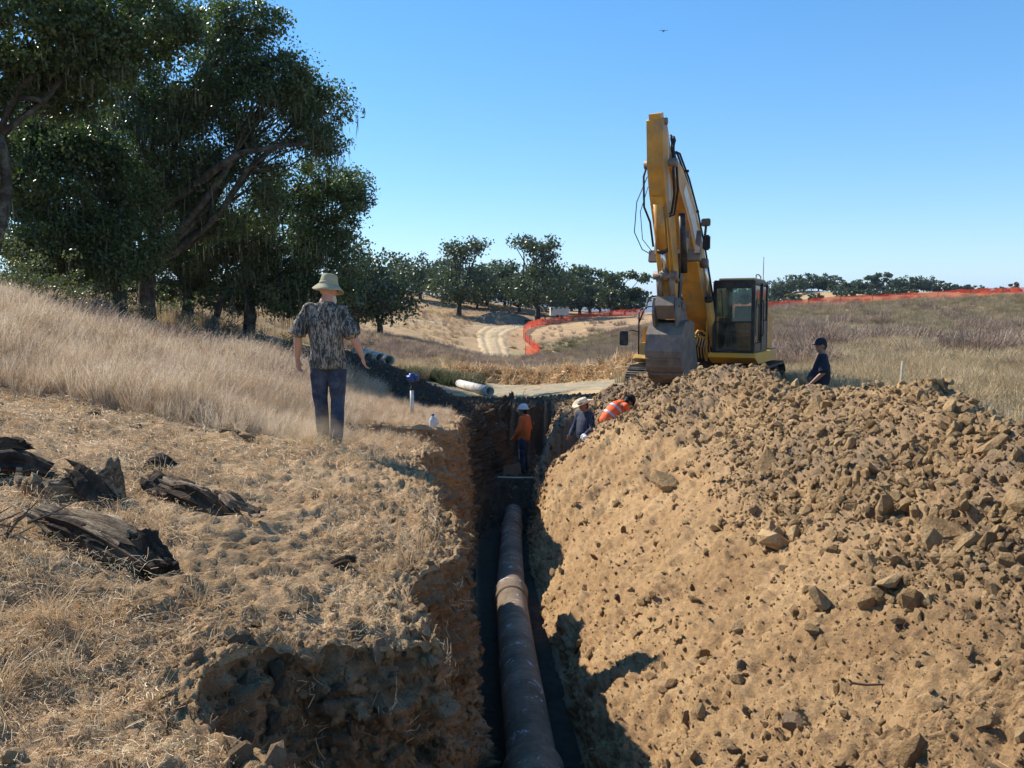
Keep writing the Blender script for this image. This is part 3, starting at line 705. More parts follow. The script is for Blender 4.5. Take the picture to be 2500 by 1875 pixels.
def litter(seed, mat, n=26, ext=0.16, L=(0.06, 0.22), w=0.0032, up=0.05):
    r = np.random.default_rng(seed); V = []; F = []
    for i in range(n):
        x, y = r.normal(size=2)*ext*0.6; an = r.random()*6.28; l = L[0]+(L[1]-L[0])*r.random()**2; z0 = r.random()*up*0.5; dz = (r.random()-0.3)*up*2; cv_ = (r.random()-0.5)*0.6
        n0 = len(V)
        for k_, t_ in enumerate((0, 0.5, 1)):
            a2 = an+cv_*t_; px, py = x+math.cos(a2)*l*t_, y+math.sin(a2)*l*t_; pz = z0+dz*t_*(1.3-t_)+0.004
            V += [(px-math.sin(a2)*w/2, py+math.cos(a2)*w/2, pz), (px+math.sin(a2)*w/2, py-math.cos(a2)*w/2, pz+w*0.6)]
        for k_ in range(2): F.append((n0+2*k_, n0+2*k_+1, n0+2*k_+3, n0+2*k_+2))
    return np_mesh('straw', V, F, False, [mat])
c_grass = protos('oat_source', [tuft(i, M_grass, 46) for i in range(9)]+[tuft(20+i, M_grass, 30, 0.95, .10, .3) for i in range(3)])
c_short = protos('stubble_source', [tuft(40+i, M_straw, 22, 0.16, .07, .9, .004, False) for i in range(8)])
c_litter = protos('litter_source', [litter(60+i, M_straw, 26, .11, (.015, .085), .0022, .03) for i in range(12)])
c_weed = protos('weed_source', [tuft(80+i, M_weed, 60, 0.55, .20, .55, .016, True) for i in range(6)])
c_olive = protos('olive_source', [tuft(90+i, M_olive, 90, 0.45, .28, .8, .014, True) for i in range(6)])
c_gold = protos('gold_source', [tuft(110+i, M_gold, 70, 0.6, .25, .5, .014, True) for i in range(6)])
c_green = protos('green_source', [tuft(120+i, M_gweed, 80, 0.35, .28, .8, .02, True) for i in range(5)])

def zrot(n, tilt=0.25):
    r = (RNG.random((n, 3))-0.5)*tilt; r[:, 2] = RNG.random(n)*6.28; return r
def tiltz(n, nr): # tilt with the slope
    r = np.zeros((n, 3)); r[:, 2] = (RNG.random(n)-0.5)*0.01; return r
# tall oat grass on the left slope (edge of the bulldozed strip near 8 m)
edgeY = 8.15+0.5*noise(PX*0.7, PX*0, 3.0)+0.25*noise(PX*2.3, PX*0, 3.0)+np.where(PX > -2.4, 0.35+0.0*PX, 0)
tall = left*smooth((PY-edgeY)/0.35)*(1-smooth((PY-19.5)/1.5))*(1-smooth((dark_left-0.15)/0.2))
tall *= 1-smooth((PX+1.25+0.30*noise(PY*1.5, PY*0, 0.0)-0.02*(PY-9))/0.25)*0.97
tall *= (PX > -15.5)*smooth((xl-PX-0.05)/0.35)
p, nr = sample(tall*(1/np.clip(dist, 6, 40)**0.6)*vis, 10500)
hs = np.clip(0.62+0.6*noise(p[:, 0]*0.5, p[:, 1]*0.5, 0.0)+0.3*(RNG.random(len(p))-0.5), 0.35, 1.1)
hs *= np.clip((-p[:, 0]-0.9)/3.2, 0.28, 1.0)*np.clip((p[:, 1]-7.3)/1.6, 0.35, 1)
r_ = np.zeros((len(p), 3)); r_[:, 2] = (RNG.random(len(p))-0.5)*1.6; r_[:, :2] = (RNG.random((len(p), 2))-0.5)*0.3
q_ = left*smooth((PY-13)/2)*(1-smooth((PY-18.5)/1))*(PX < -3.5)*vis
p2, n2_ = sample(q_, 300); scatter('slope_weeds', p2, zrot(len(p2)), 0.7+.7*RNG.random(len(p2)), c_weed, 6, 'dark seed stalks along the top of the grassy slope', cat='weeds')
scatter('tall_dry_grass', p-np.array([0, 0, .02]), r_, hs, c_grass, 12, 'tall pale dry oat grass covering the left slope', cat='grass')
# stubble and litter on the scraped strip
Wt = left*vis*near*np.clip(0.35+1.6*noise(PX*0.9, PY*0.9, 2.0)+smooth((-PX-0.8)/2)*0.4+smooth((5-PY)/2)*0.3, 0.04, 1.3)*(PY < 10.5)+0.25*left*vis*near*(PY > 8)*(PX > -2)*(dark_left < .2)
p, nr = sample(Wt*np.clip((xl-PX-0.10-0.12*noise(PY*3, PY*0, 4.0))/0.12, 0, 1), 4700)
rt = np.zeros((len(p), 3)); rt[:, 0] = np.arctan2(-nr[:, 1], nr[:, 2])*0.9*-1*-1; rt[:, 1] = np.arctan2(nr[:, 0], nr[:, 2]); rt[:, 0] = -np.arctan2(nr[:, 1], nr[:, 2])
rt[:, 2] = 0
sc_ = (0.6+0.7*RNG.random(len(p)))*np.clip(0.45+np.hypot(p[:, 0], p[:, 1])*.1, .6, 1.3); 
scatter('straw_litter', p+nr*0.006, rt, sc_, c_litter, 12, 'bits of straw lying on the scraped soil', cat='straw')
Wt2 = Wt*np.clip(1.5*noise(PX*1.7, PY*1.7, 6.0), 0, 1)+left*vis*near*0.18*smooth((PX-xl+0.35)/0.2)*(PY > 3.5)*(PY < 14)*(darkA < .3)
p, nr = sample(Wt2*np.clip((xl-PX-.06)/.15, .05, 1), 800)
scatter('grass_stubble', p, zrot(len(p), 1.2), 0.35+0.6*RNG.random(len(p)), c_short, 8, 'short broken tufts of dry grass on the scraped bank', cat='grass')
# weeds on the flat ground behind the spoil heap
Wt = right*smooth((PX-5.9)/.7)*(PY > 6)*(np.abs(PX) < .8*PY+2)*(1/np.clip(dist, 8, 30)**.5)
Wt = Wt*~((PX > 3)&(PX < 7.2)&(PY > 17)&(PY < 24))
p, nr = sample(Wt, 3600); scatter('near_golden_weeds', p, zrot(len(p)), 0.5+0.7*RNG.random(len(p)), c_gold, 6, 'golden dry weeds just behind the spoil heap', cat='weeds')
p, nr = sample(Wt, 900); scatter('near_olive_weeds', p, zrot(len(p)), 0.5+0.8*RNG.random(len(p)), c_olive, 6, 'olive weeds just behind the spoil heap', cat='weeds')
# fine roots hanging from the trench lip
c_root = protos('root_source', [litter(160+i, M_straw, 9, .05, (.03, .12), .002, .10) for i in range(5)])
Wt = wall*vis*near*smooth((PZ+2.35)/0.5)
p, nr = sample(Wt, 260); scatter('roots', p, rrot(len(p)), 0.6+0.7*RNG.random(len(p)), c_root, 5, 'fine dry roots poking from the trench wall', cat='roots')
p, nr = sample(right*vis*near, 420); scatter('spoil_straw', p+nr*.01, rrot(len(p)), 0.35+0.5*RNG.random(len(p)), c_root, 5, 'stray straws caught in the spoil heap', cat='straw')

# mid-field plants
def polar(n, r0, r1, a0, a1, pw=1.0):
    r = r0*(r1/r0)**(RNG.random(n)**pw); th_ = np.radians(a0+(a1-a0)*RNG.random(n)); return r*np.sin(th_), r*np.cos(th_)
def field_pts(n, mask, r0, r1, a0=-40, a1=40):
    X, Y = polar(n, r0, r1, a0, a1); m_ = mask(X, Y); k_ = RNG.random(n) < m_; X, Y = X[k_], Y[k_]
    return np.stack([X, Y, field_z(X, Y)-0.03], 1)
# keep plants off the roads, the working strip and the near grid
def off(X, Y):
    q = ~((np.abs(X) < 14.8) & (Y < 27.2)); q &= ~((X < 6+1.5*np.sin(Y)) & (X > -14) & (Y < 45) & (Y > 27)); 
    for (px, py, d_, r_) in ((1200,862,104,5),(1204,870,99,5),(1188,845,112,4.2),(1190,825,122,4),(1195,817,127,4),(1215,808,132,4),(1240,803,136,3.5),(1262,797,140,3.5)):
        c_ = P(px, py, d_); q &= np.hypot(X-c_.x, Y-c_.y) > r_
    return q
mk = lambda f: (lambda X, Y: f(X, Y)*off(X, Y))
nzf = lambda X, Y, s_, o_=0.0: np.clip(0.5+1.4*noise(X*s_, Y*s_, o_), 0, 1)
pr = lambda X, Y: smooth((Y-52)/8)*(1-smooth((Y-96)/8))*smooth((26-np.abs(X-8))/10)
pts = field_pts(60000, mk(lambda X, Y: (0.05+0.95*pr(X, Y)+smooth((X-8)/4)*np.clip(2.6*noise(X*.11, Y*.2, 5.)-.25, 0, 1)+zone(X, Y, 36, 56, 26, 4))*nzf(X, Y, .12, 3.)), 24, 150)
scatter('brown_weeds', pts, zrot(len(pts)), 0.6+1.0*RNG.random(len(pts)), c_weed, 6, 'stands of dead brown weeds across the field', cat='weeds')
pts = field_pts(60000, mk(lambda X, Y: smooth((X-2)/8)*nzf(X, Y, .15, 7.)*smooth((Y-50)/10)*(1-smooth((Y-110)/8))*0.7+smooth((X-8)/4)*0.25*nzf(X, Y, .3, 2.)), 20, 120, 0, 42)
scatter('olive_weeds', pts, zrot(len(pts)), 0.6+1.1*RNG.random(len(pts)), c_olive, 6, 'grey green tumbling weeds on the embankment', cat='weeds')
pts = field_pts(40000, mk(lambda X, Y: (0.2+0.8*smooth((X-5)/3)*(1-smooth((Y-52)/10)))*(0.3+0.7*nzf(X, Y, .2, 9.))*smooth((X+30)/5)*0.8), 15, 90, -40, 42)
scatter('golden_weeds', pts, zrot(len(pts)), 0.7+0.8*RNG.random(len(pts)), c_gold, 6, 'golden dry weeds behind the spoil heap', cat='weeds')
pts = field_pts(40000, mk(lambda X, Y: zone(X, Y, qg.x+2, qg.y-2, 17, 11)*0.8*nzf(X, Y, .2, 1.)+zone(X, Y, 24, 62, 20, 4)*nzf(X, Y, .2, 1.)*.8+zone(X, Y, 12, 17, 2.5, 1.5)*.6), 15, 130, -12, 42)
scatter('green_weeds', pts, zrot(len(pts)), 0.5+0.9*RNG.random(len(pts)), c_green, 5, 'patches of low green weeds in the field', cat='weeds')
pts = field_pts(9000, mk(lambda X, Y: smooth((X-7)/4)*np.clip(3.2*noise(X*.16, Y*.22, 8.)-.35, 0, 1)), 30, 115, 4, 42)
scatter('dark_brush', pts, zrot(len(pts)), 1.3+1.3*RNG.random(len(pts)), c_weed, 6, 'clumps of dark brown brush dotting the embankment', cat='brush')
# dry grass over the whole hillside at left, thin
pts = field_pts(30000, mk(lambda X, Y: smooth((3-X)/6)*nzf(X, Y, .1, 4.)*0.8), 44, 190, -45, 10)
scatter('hillside_grass', pts, zrot(len(pts)), 0.5+0.5*RNG.random(len(pts)), c_gold, 6, 'sparse dry grass on the far hillside', cat='grass')
# straw heaps beside the haul road, damp green clump by the berm
line = pxline([(1120, 925, 45), (1210, 922, 46), (1330, 928, 45), (1450, 935, 43), (1600, 935, 41)])
L_ = np.array(line); tt = RNG.random(900)*(len(L_)-1.001); i0 = tt.astype(int); q = L_[i0]+(L_[i0+1]-L_[i0])*(tt-i0)[:, None]; X, Y = q[:, 0]+RNG.normal(size=900)*.7, q[:, 1]+RNG.normal(size=900)*.7
scatter('heaped_straw', np.stack([X, Y, field_z(X, Y)], 1), rrot(900), 0.5+0.7*RNG.random(900), protos('heap_source', [litter(190+i, M_straw, 50, .25, (.15, .5), .03, .25) for i in range(6)]), 6, 'straw and scrapings heaped along the haul road', cat='straw')
c_rush = protos('rush_source', [tuft(150+i, M_olive if i % 2 else M_gweed, 80, 0.45, .28, .6, .02, True) for i in range(5)])
q = P(1068, 922, 42); X = q.x+RNG.normal(size=260)*.75; Y = q.y+RNG.normal(size=260)*.7
scatter('green_clump', np.stack([X, Y, field_z(X, Y)], 1), zrot(260), .8+0.8*RNG.random(260), c_rush, 5, 'green rushes growing beside the haul road', cat='rushes')

# ------------------------------------------------------------------ oaks
def leaf_mat(name, c0, c1, c2, trans=0.3):
    m, n, b, o = new_mat(name); f = attr(n, 'leaf'); oi = n.nodes.new('ShaderNodeObjectInfo')
    c = ramp(n, f, [(0.0, c0), (0.6, c1), (1.0, c2)])
    n.links.new(c, b.inputs['Base Color']); b.inputs['Roughness'].default_value = 0.42; b.inputs['Specular IOR Level'].default_value = 0.45
    tr = n.nodes.new('ShaderNodeBsdfTranslucent'); n.links.new(mix(n, 1.0, c, (1.0, 1.25, .6), 'MULTIPLY'), tr.inputs[0]); mx = n.nodes.new('ShaderNodeMixShader'); mx.inputs[0].default_value = trans
    n.links.new(b.outputs[0], mx.inputs[1]); n.links.new(tr.outputs[0], mx.inputs[2]); n.links.new(mx.outputs[0], o.inputs[0]); return m
M_leaf = leaf_mat('oak_leaf', (.032, .050, .018), (.070, .100, .035), (.15, .17, .065), 0.34)
M_leaf2 = leaf_mat('far_oak_leaf', (.040, .058, .030), (.070, .090, .044), (.12, .135, .068), 0.25)
M_lich = straw_mat('hanging_lichen', (.10, .11, .065), (.16, .165, .10), (.24, .24, .16), 0.25)
M_bark = simple('oak_bark', (.055, .045, .037), 0.9, 0, 0.5, 3.0, 0.1, dirt=(.13, .125, .10), bumpd=0.03)
def leaves(cent, rad, per, size, seed, squash=0.7):
    """leaf sized faces spread through clumps; returns V, F, shade"""
    r = np.random.default_rng(seed); n_ = len(cent)*per
    c_ = np.repeat(cent, per, 0); rr_ = np.repeat(rad, per)
    d_ = r.normal(size=(n_, 3)); d_ /= np.linalg.norm(d_, axis=1)[:, None]; d_ *= (r.random(n_)**0.55)[:, None]; d_[:, 2] *= squash
    p_ = c_+d_*rr_[:, None]
    a_ = r.normal(size=(n_, 3)); a_ /= np.linalg.norm(a_, axis=1)[:, None]; b_ = r.normal(size=(n_, 3)); b_ -= (b_*a_).sum(1)[:, None]*a_; b_ /= np.linalg.norm(b_, axis=1)[:, None]
    s_ = size*(0.6+0.8*r.random(n_))[:, None]
    V = np.stack([p_-a_*s_*.5, p_+b_*s_*.32, p_+a_*s_*.5, p_-b_*s_*.32], 1).reshape(-1, 3)
    F = np.arange(n_*4).reshape(-1, 4); sh = np.clip(np.repeat(r.random(len(cent)), per)*0.55+r.random(n_)*0.5, 0, 1)
    return V, F, np.repeat(sh, 4)
def limb(mb, p0, p1, r0, r1, seed, bend=0.15, n=7, sides=8):
    r = random.Random(seed); p0, p1 = Vector(p0), Vector(p1); L = (p1-p0).length
    a_ = Vector([r.uniform(-1, 1) for _ in range(3)])*L*bend; a2 = Vector([r.uniform(-1, 1) for _ in range(3)])*L*bend*0.6; pts = []
    for i in range(n+1):
        t = i/n; pts.append(p0.lerp(p1, t)+a_*math.sin(math.pi*t)+a2*math.sin(2*math.pi*t)+Vector((0, 0, -0.08*L*math.sin(math.pi*t)*0)))
    mb.tube(pts, [r0+(r1-r0)*(i/n)**0.8 for i in range(n+1)], sides); return pts
def foliage(name, V, F, sh, mat, parent):
    me = np_mesh(name, V, F, False, [mat]); add_attr(me, 'leaf', sh); o = link(name, me, parent); o['kind'] = 'stuff'; return o
def clumps_in(ells, n, rng, shell=0.55):
    """clump centres inside ellipsoids given as (centre, radii, weight)"""
    w_ = np.array([q[2] for q in ells], float); w_ /= w_.sum(); out = []
    for (c_, r_, _), k_ in zip(ells, np.round(w_*n).astype(int)):
        d_ = rng.normal(size=(k_, 3)); d_ /= np.linalg.norm(d_, axis=1)[:, None]; d_ *= (shell+(1-shell)*rng.random(k_)**0.6)[:, None]
        out.append(np.array(c_)+d_*np.array(r_))
    return np.concatenate(out)
def near_oak(label, base, fork, ells, nclump, per, crad, seed, trunk_r=.26, arch=None, lichen=0, lsize=0.112, extra=()):
    crad *= 1.25; trunk_r *= 1.25
    rng = np.random.default_rng(seed); base = Vector(base); root = empty('oak_tree', base); tag(root, label, 'tree', 'large oaks of the grove at left')
    B = np.array(base)
    cen = clumps_in(ells, nclump, rng); cen = cen-B; cr = crad*(0.6+0.8*rng.random(len(cen)))
    V, F, sh = leaves(cen, cr*1.12, int(per*1.35), lsize*1.12, seed); foliage('crown', V, F, sh, M_leaf, root)
    mb = MB(); f = Vector(fork)-base
    limb(mb, (0, 0, -0.4), f, trunk_r*1.25, trunk_r*.85, seed, 0.05, 8, 12); 
    k_ = 0
    for e_ in ells:
        c_ = Vector(e_[0])-base; pts = limb(mb, f, c_+Vector((0, 0, -0.2*e_[1][2])), trunk_r*.62, trunk_r*.2, seed+k_, 0.12, 8, 8); k_ += 1
        tg = cen[np.argsort(((cen-np.array(c_))**2).sum(1))[:46]][::3]
        for t_ in tg:
            s0 = pts[random.Random(k_*7+int(abs(t_[0])*10)).randint(3, 8)]; limb(mb, s0, t_, trunk_r*.2, 0.015, k_, 0.12, 4, 5); k_ += 1
    for (q0, q1, ra, rb, bd) in extra: limb(mb, Vector(q0)-base, Vector(q1)-base, ra, rb, seed+77, bd, 9, 9)
    mb.build('trunk', M_bark, root, True)
    if lichen:
        n_ = lichen; pick = cen[rng.integers(0, len(cen), n_)]+rng.normal(size=(n_, 3))*crad*0.5; pick = pick[pick[:, 2] < np.percentile(cen[:, 2], 55)]; n_ = len(pick)
        L = 0.2+0.7*rng.random(n_)**1.5; an = rng.random(n_)*3.14; w_ = 0.007+0.014*rng.random(n_); dx = np.cos(an)*w_; dy = np.sin(an)*w_; sw = rng.normal(size=(n_, 2))*.05
        rows = []
        for k2, (t_, wf) in enumerate(((0, .5), (.3, 1), (.65, .8), (1, .15))):
            cx = pick[:, 0]+sw[:, 0]*t_; cy = pick[:, 1]+sw[:, 1]*t_; cz = pick[:, 2]-L*t_
            rows.append(np.stack([cx-dx*wf, cy-dy*wf, cz], 1)); rows.append(np.stack([cx+dx*wf, cy+dy*wf, cz], 1))
        V = np.stack(rows, 1).reshape(-1, 3); base_i = np.arange(n_)[:, None]*8
        F = np.concatenate([base_i+np.array([[0, 1, 3, 2]]), base_i+np.array([[2, 3, 5, 4]]), base_i+np.array([[4, 5, 7, 6]])])
        o = link('hanging_lichen', np_mesh('hanging_lichen', V, F, False, [M_lich]), root); o['kind'] = 'stuff'
    return root
def E(px, py, d, rx, ry, rz=None, w_=None):
    """ellipsoid of foliage around the place seen at (px,py), radii given in pixels there"""
    c_ = P(px, py, d); a_ = rx/2000*d; b_ = ry/2000*d; g_ = (rz or (a_+b_)/2)
    return (tuple(c_), (a_, g_, b_), w_ or a_*b_+g_*.6)
gz = lambda x, y: float(G(np.array([x]), np.array([y]))[0])
def gpt(px, d): x = (px-1250)/2000*d; return (x, d, gz(x, d))
near_oak('largest oak of the grove, pale forked trunk hung with grey green lichen', gpt(365, 33), P(362, 650, 33),
    [E(430,170,33.0,210,150,2.6), E(640,250,33.6,150,120,2.0), E(770,300,34.3,85,95,1.5), E(360,360,33.0,190,150,2.2), E(560,470,34.3,150,110,1.8), E(600,60,33.0,100,60,1.2), E(690,190,33.0,70,60,1.0)], 620, 120, .52, 3, .25, lichen=8000,
    extra=[(P(352,545,33.0), P(470,455,32.2), .22, .17, .02), (P(470,455,32.2), P(585,375,31.7), .17, .13, .03), (P(585,375,31.7), P(760,350,32.2), .13, .06, .05)])
near_oak('leaning oak with an arched limb behind the walking man', gpt(602, 38), P(600, 640, 38),
    [E(690,560,38.0,120,120,2.0), E(810,510,39.4,85,120,1.6), E(800,650,39.4,95,100,1.6), E(560,600,38.0,120,80,1.6), E(600,715,39,130,40,1.3), E(740,720,39,70,50,1.0), E(660,700,38.0,120,60,1.4), E(850,470,40.7,50,60,1.0), E(740,450,38.0,110,60,1.4), E(470,560,39.4,110,120,1.8)], 520, 110, .46, 5, .20, lichen=6000,
    extra=[(gpt(505, 37.2), P(590, 680, 37.4), .16, .13, .10), (P(590, 680, 37.4), P(680, 700, 38), .13, .05, .12)])
near_oak('dark dense oak left of the forked trunk', gpt(300, 31), P(290, 640, 31),
    [E(200,470,30.4,170,150,2.2), E(120,580,29.7,140,90,1.8), E(290,590,31.0,120,90,1.6), E(60,420,30.4,90,120,1.6), E(230,640,30.4,120,50,1.2), E(160,340,31.0,110,90,1.5)], 520, 110, .48, 8, .20, lichen=3500)
near_oak('tall oak cut off by the left edge of the picture', gpt(-8, 24), P(-2, 330, 24),
    [E(60,60,24.0,190,110,2.0), E(-40,170,24.0,90,90,1.6), E(200,130,25.2,130,100,1.6), E(330,60,25.8,150,90,1.6), E(150,230,25.8,70,50,.9), E(-120,330,24.0,100,200,2.0)], 480, 110, .45, 12, .13, lichen=2000,
    extra=[(P(5,240,24.0), P(110,250,24.0), .12, .06, .05)])
near_oak('low broad oak at the back of the grove between the trunks', gpt(455, 41), P(458, 690, 41),
    [E(430,640,41.0,110,90,2.0), E(380,540,42.3,140,120,2.2), E(540,640,42.3,120,90,2.0), E(300,420,42.3,120,140,2.0), E(120,650,39.7,160,70,2.), E(330,705,41,120,36,1.2), E(500,715,42,90,40,1.0), E(650,600,42.3,140,120,2.)], 430, 100, .55, 15, .22, lichen=3500)

# underbrush along the edge of the grove
def bush(label, base, r_, h_, n_, seed, mat, size=.05):
    rng = np.random.default_rng(seed); root = empty('bush', base); tag(root, label, 'bush', 'bushes under the grove')
    cen = rng.normal(size=(n_, 3))*np.array([r_, r_*.6, h_*.35])*.6+np.array([0, 0, h_*.5]); V, F, sh = leaves(cen, np.full(n_, .22), 60, size, seed)
    foliage('foliage', V, F, sh, mat, root); mb = MB()
    for i in range(9): mb.tube([(0, 0, -.1), tuple(cen[i]*.5), tuple(cen[i])], [.02, .015, .006], 5)
    mb.build('stem', M_bark, root, True)
M_leafy = leaf_mat('bush_leaf', (.05, .055, .022), (.10, .105, .045), (.19, .17, .085), 0.3)
M_leafb = leaf_mat('dry_bush_leaf', (.07, .05, .04), (.15, .11, .09), (.30, .25, .21), 0.2)
for i, (px, d, r_, h_, nn, mt, lb) in enumerate(((105,17,1.1,1.5,40,M_leafy,'yellow green bush at the top of the grassy slope near the left edge'),(240,21,.9,1.3,30,M_leafb,'dusty grey bush below the dark oak'),(480,27,1.3,1.5,36,M_leafb,'dry purplish brush around the forked trunk'),
        (560,29,1.2,1.4,36,M_leafb,'dry brown brush in front of the arched limb'),(700,30,1.2,1.6,36,M_leafy,'green bush behind the walking man'),(640,28,1.2,1.3,30,M_leafb,'low dry bush left of the walking man'),(20,16,.9,1.6,30,M_leafy,'olive bush at the left edge of the slope'),(810,32,1.5,1.5,36,M_leafy,'leafy bush right of the hatted man'),(395,36,2.0,2.2,44,M_leaf,'dark green shrub filling the gap right of the forked trunk'),(540,38,1.8,2.0,40,M_leaf,'dark green shrub under the arched limb'),(300,30,1.6,1.8,40,M_leaf,'dark green shrub left of the forked trunk'),(170,24,1.4,1.6,36,M_leafb,'grey dry brush under the left end of the dark oak'))):
    x, y, z = gpt(px, d); z = float(Gn(np.array([x]), np.array([y]))[0]) if abs(x) < 16 and y < 27 else z
    bush(lb, (x, y, z), r_, h_, nn, 300+i, mt)

# far oaks: each its own crown and trunk
def far_oak(label, px, py, d, top, hw, seed, airy=0.0, group='oaks along the ridge', lean=0.0, leafn=1.0, trunk_h=.13):
    rng = np.random.default_rng(seed); q = P(px, py, d); x, y = q.x, q.y; z = float(field_z(np.array([x]), np.array([y]))[0])
    topz = P(px, top, d).z; H = max(2.5, topz-z); Wd = hw*1.5/2000*d
    root = empty('oak_tree', (x, y, z-.1)); tag(root, label, 'tree', group)
    th_ = H*trunk_h; ells = [((lean*Wd*.3, 0, th_+(H-th_)*.50), (Wd*.85, Wd*.75, (H-th_)*.46), 1.0), ((lean*Wd*.6, 0, th_+(H-th_)*.30), (Wd, Wd*.8, (H-th_)*.26), 1.2)]
    if airy: 
        for k_ in range(4): ells.append(((lean*Wd+rng.uniform(-.7, .7)*Wd, rng.uniform(-.3, .3)*Wd, H*rng.uniform(.72, .92)), (Wd*.26, Wd*.26, H*.07), .22))
        ells[0] = (ells[0][0][:2]+(th_+(H-th_)*.36,), (Wd*.75, Wd*.65, (H-th_)*.34), 1.0)
    nc = int((44+Wd*H*1.3)*(1-.2*airy)); cen = clumps_in(ells, nc, rng, .45); cr = (0.135+0.07*rng.random(len(cen)))*H*(1-.3*airy)
    cen[:, 2] = np.maximum(cen[:, 2], th_*.6); per = int(36*leafn); V, F, sh = leaves(cen, cr, per, 0.56*(d/170)**.5, seed, .65)
    foliage('crown', V, F, sh, M_leaf2, root)
    mb = MB(); tr = H*.032+.05; limb(mb, (0, 0, -.4), (lean*.2, 0, th_*1.15), tr*1.2, tr*.8, seed, .05, 4, 7)
    for k_ in range(9 if airy else 5):
        t_ = cen[(-1-k_*5) % len(cen)] if airy else cen[rng.integers(0, len(cen))]; limb(mb, (lean*.2, 0, th_*1.1), t_, tr*.55, tr*.12, seed+k_, .12, 5, 5)
    mb.build('trunk', M_bark, root, True); return root
ridge_list = [
 (925,700,95,592,62,0,0,'broad oak just right of the grove, its crown touching the nearer trees'),
 (868,705,92,560,52,0,0,'tall oak tucked against the right side of the grove'),
 (1026,722,172,612,50,0,0,'round headed oak standing alone on the hillside right of the grove'),
 (1122,736,150,583,60,.5,0,'second oak on the hillside, tall domed crown over a thick trunk'),
 (1080,728,190,628,44,0,0,'oak half hidden behind the domed oak on its left'),
 (1190,742,178,634,44,0,0,'rounded oak between the domed oak and the tallest oak'),
 (1232,745,185,628,40,0,0,'small oak close on the left of the tallest oak'),
 (1313,754,152,574,78,1,.1,'tallest ragged oak of the ridge with open upper limbs'),
 (1268,750,168,650,40,.3,0,'low oak under the left limbs of the tallest oak'),
 (1372,760,175,655,40,0,0,'small dark oak right of the tallest oak'),
 (1415,762,165,655,46,.2,0,'dark oak near the white trailer'),
 (1440,762,178,648,40,1,0,'thin topped oak behind the dark oak'),
 (1492,768,158,645,52,1,.5,'open crowned oak at the right end of the ridge'),
 (1525,769,156,700,48,.8,.5,'low spreading oak at the very end of the ridge'),
 (1150,738,215,640,60,0,0,'oak farther back behind the domed oak'),
 (1350,757,210,640,55,0,0,'oak farther back behind the tallest oak'),
 (985,722,215,640,45,0,0,'distant oak in the gap right of the broad oak'),
 (1465,766,200,672,45,0,0,'distant low oak behind the end of the ridge'),
 (1065,729,205,650,48,0,0,'distant oak between the lone round oak and the domed oak'),
 (1165,740,170,662,42,0,0,'low bushy oak under the right side of the domed oak'),
 (1395,762,200,668,48,0,0,'distant oak filling the gap left of the dark oak'),
 (1290,753,200,660,46,0,0,'distant bushy oak directly behind the trunk of the tallest oak')]
for i, q in enumerate(ridge_list): far_oak(q[7], q[0], q[1], q[2], q[3], q[4], 500+i, q[5], lean=q[6], leafn=1.5 if q[2] < 120 else 1.0)
hill_list = [(1790,745,300,693,26),(1818,742,300,700,22),(1848,735,300,690,26),(1885,722,305,683,30),(1925,712,310,672,32),(1962,706,315,666,30),(1998,706,315,664,32),(2030,712,315,672,28),(2052,728,305,690,26),
 (2084,724,305,677,26),(2108,722,305,690,18),(2065,738,290,702,26),(1870,745,285,715,22),(1905,750,280,722,20),(1937,748,280,715,16),(2128,716,320,672,20),(2158,716,320,664,26),(2195,712,325,678,26),(2222,712,325,672,28),(2255,714,325,672,26),
 (2288,716,330,684,24),(2318,716,335,690,24),(2350,718,335,690,22),(2385,719,340,696,24),(2115,738,290,706,20),(2180,734,290,704,22),(2215,728,290,700,24),(2440,722,300,700,14),(2478,716,300,690,12),(2150,735,285,712,18),(1990,745,285,722,14)]
hill_lb = ['low oak left of the cab roof on the distant hill','small round oak just behind the cab roof','first oak right of the cab roof on the skyline','oak on the left shoulder of the bare tan knoll','bushy oak topping the left of the tan knoll','highest oak crown above the bare tan knoll','wide dark oak on the knoll, right of the highest crown','dark oak on the right shoulder of the knoll','oak low in the dip right of the knoll',
 'upright oak standing right of the skyline dip','lone low oak in the bottom of the skyline dip','oak on the near slope below the skyline dip','dark oak on the left flank of the tan knoll','lower oak at the foot of the tan knoll','smallest oak at the foot of the knoll, near the netting','thin open oak at the left of the far ridge group','tall sparse oak with sky showing through, left of the far ridge group','dense rounded oak right of the sparse tall oak','broad dark oak in the centre of the far ridge group','broad dark oak right of centre in the far ridge group',
 'sloping oak where the far ridge begins to fall','lower oak farther down the falling ridge','low hazy oak near the end of the falling ridge','last dense oak of the falling ridge','round bush oak in front of the ridge near the netting','dark round oak in front of the ridge, middle of three','right hand oak of three in front of the ridge','small thin oak alone toward the right edge','bare topped little oak at the right edge of the skyline','small oak between the three and the ridge group','little oak on the right flank of the tan knoll']
for i, (px, py, d, top, hw) in enumerate(hill_list):
    far_oak(hill_lb[i], px, py, d, top, hw, 700+i, .6 if i in (15, 16, 10, 27, 28) else 0, 'oaks on the distant hill', leafn=.5, trunk_h=.10)
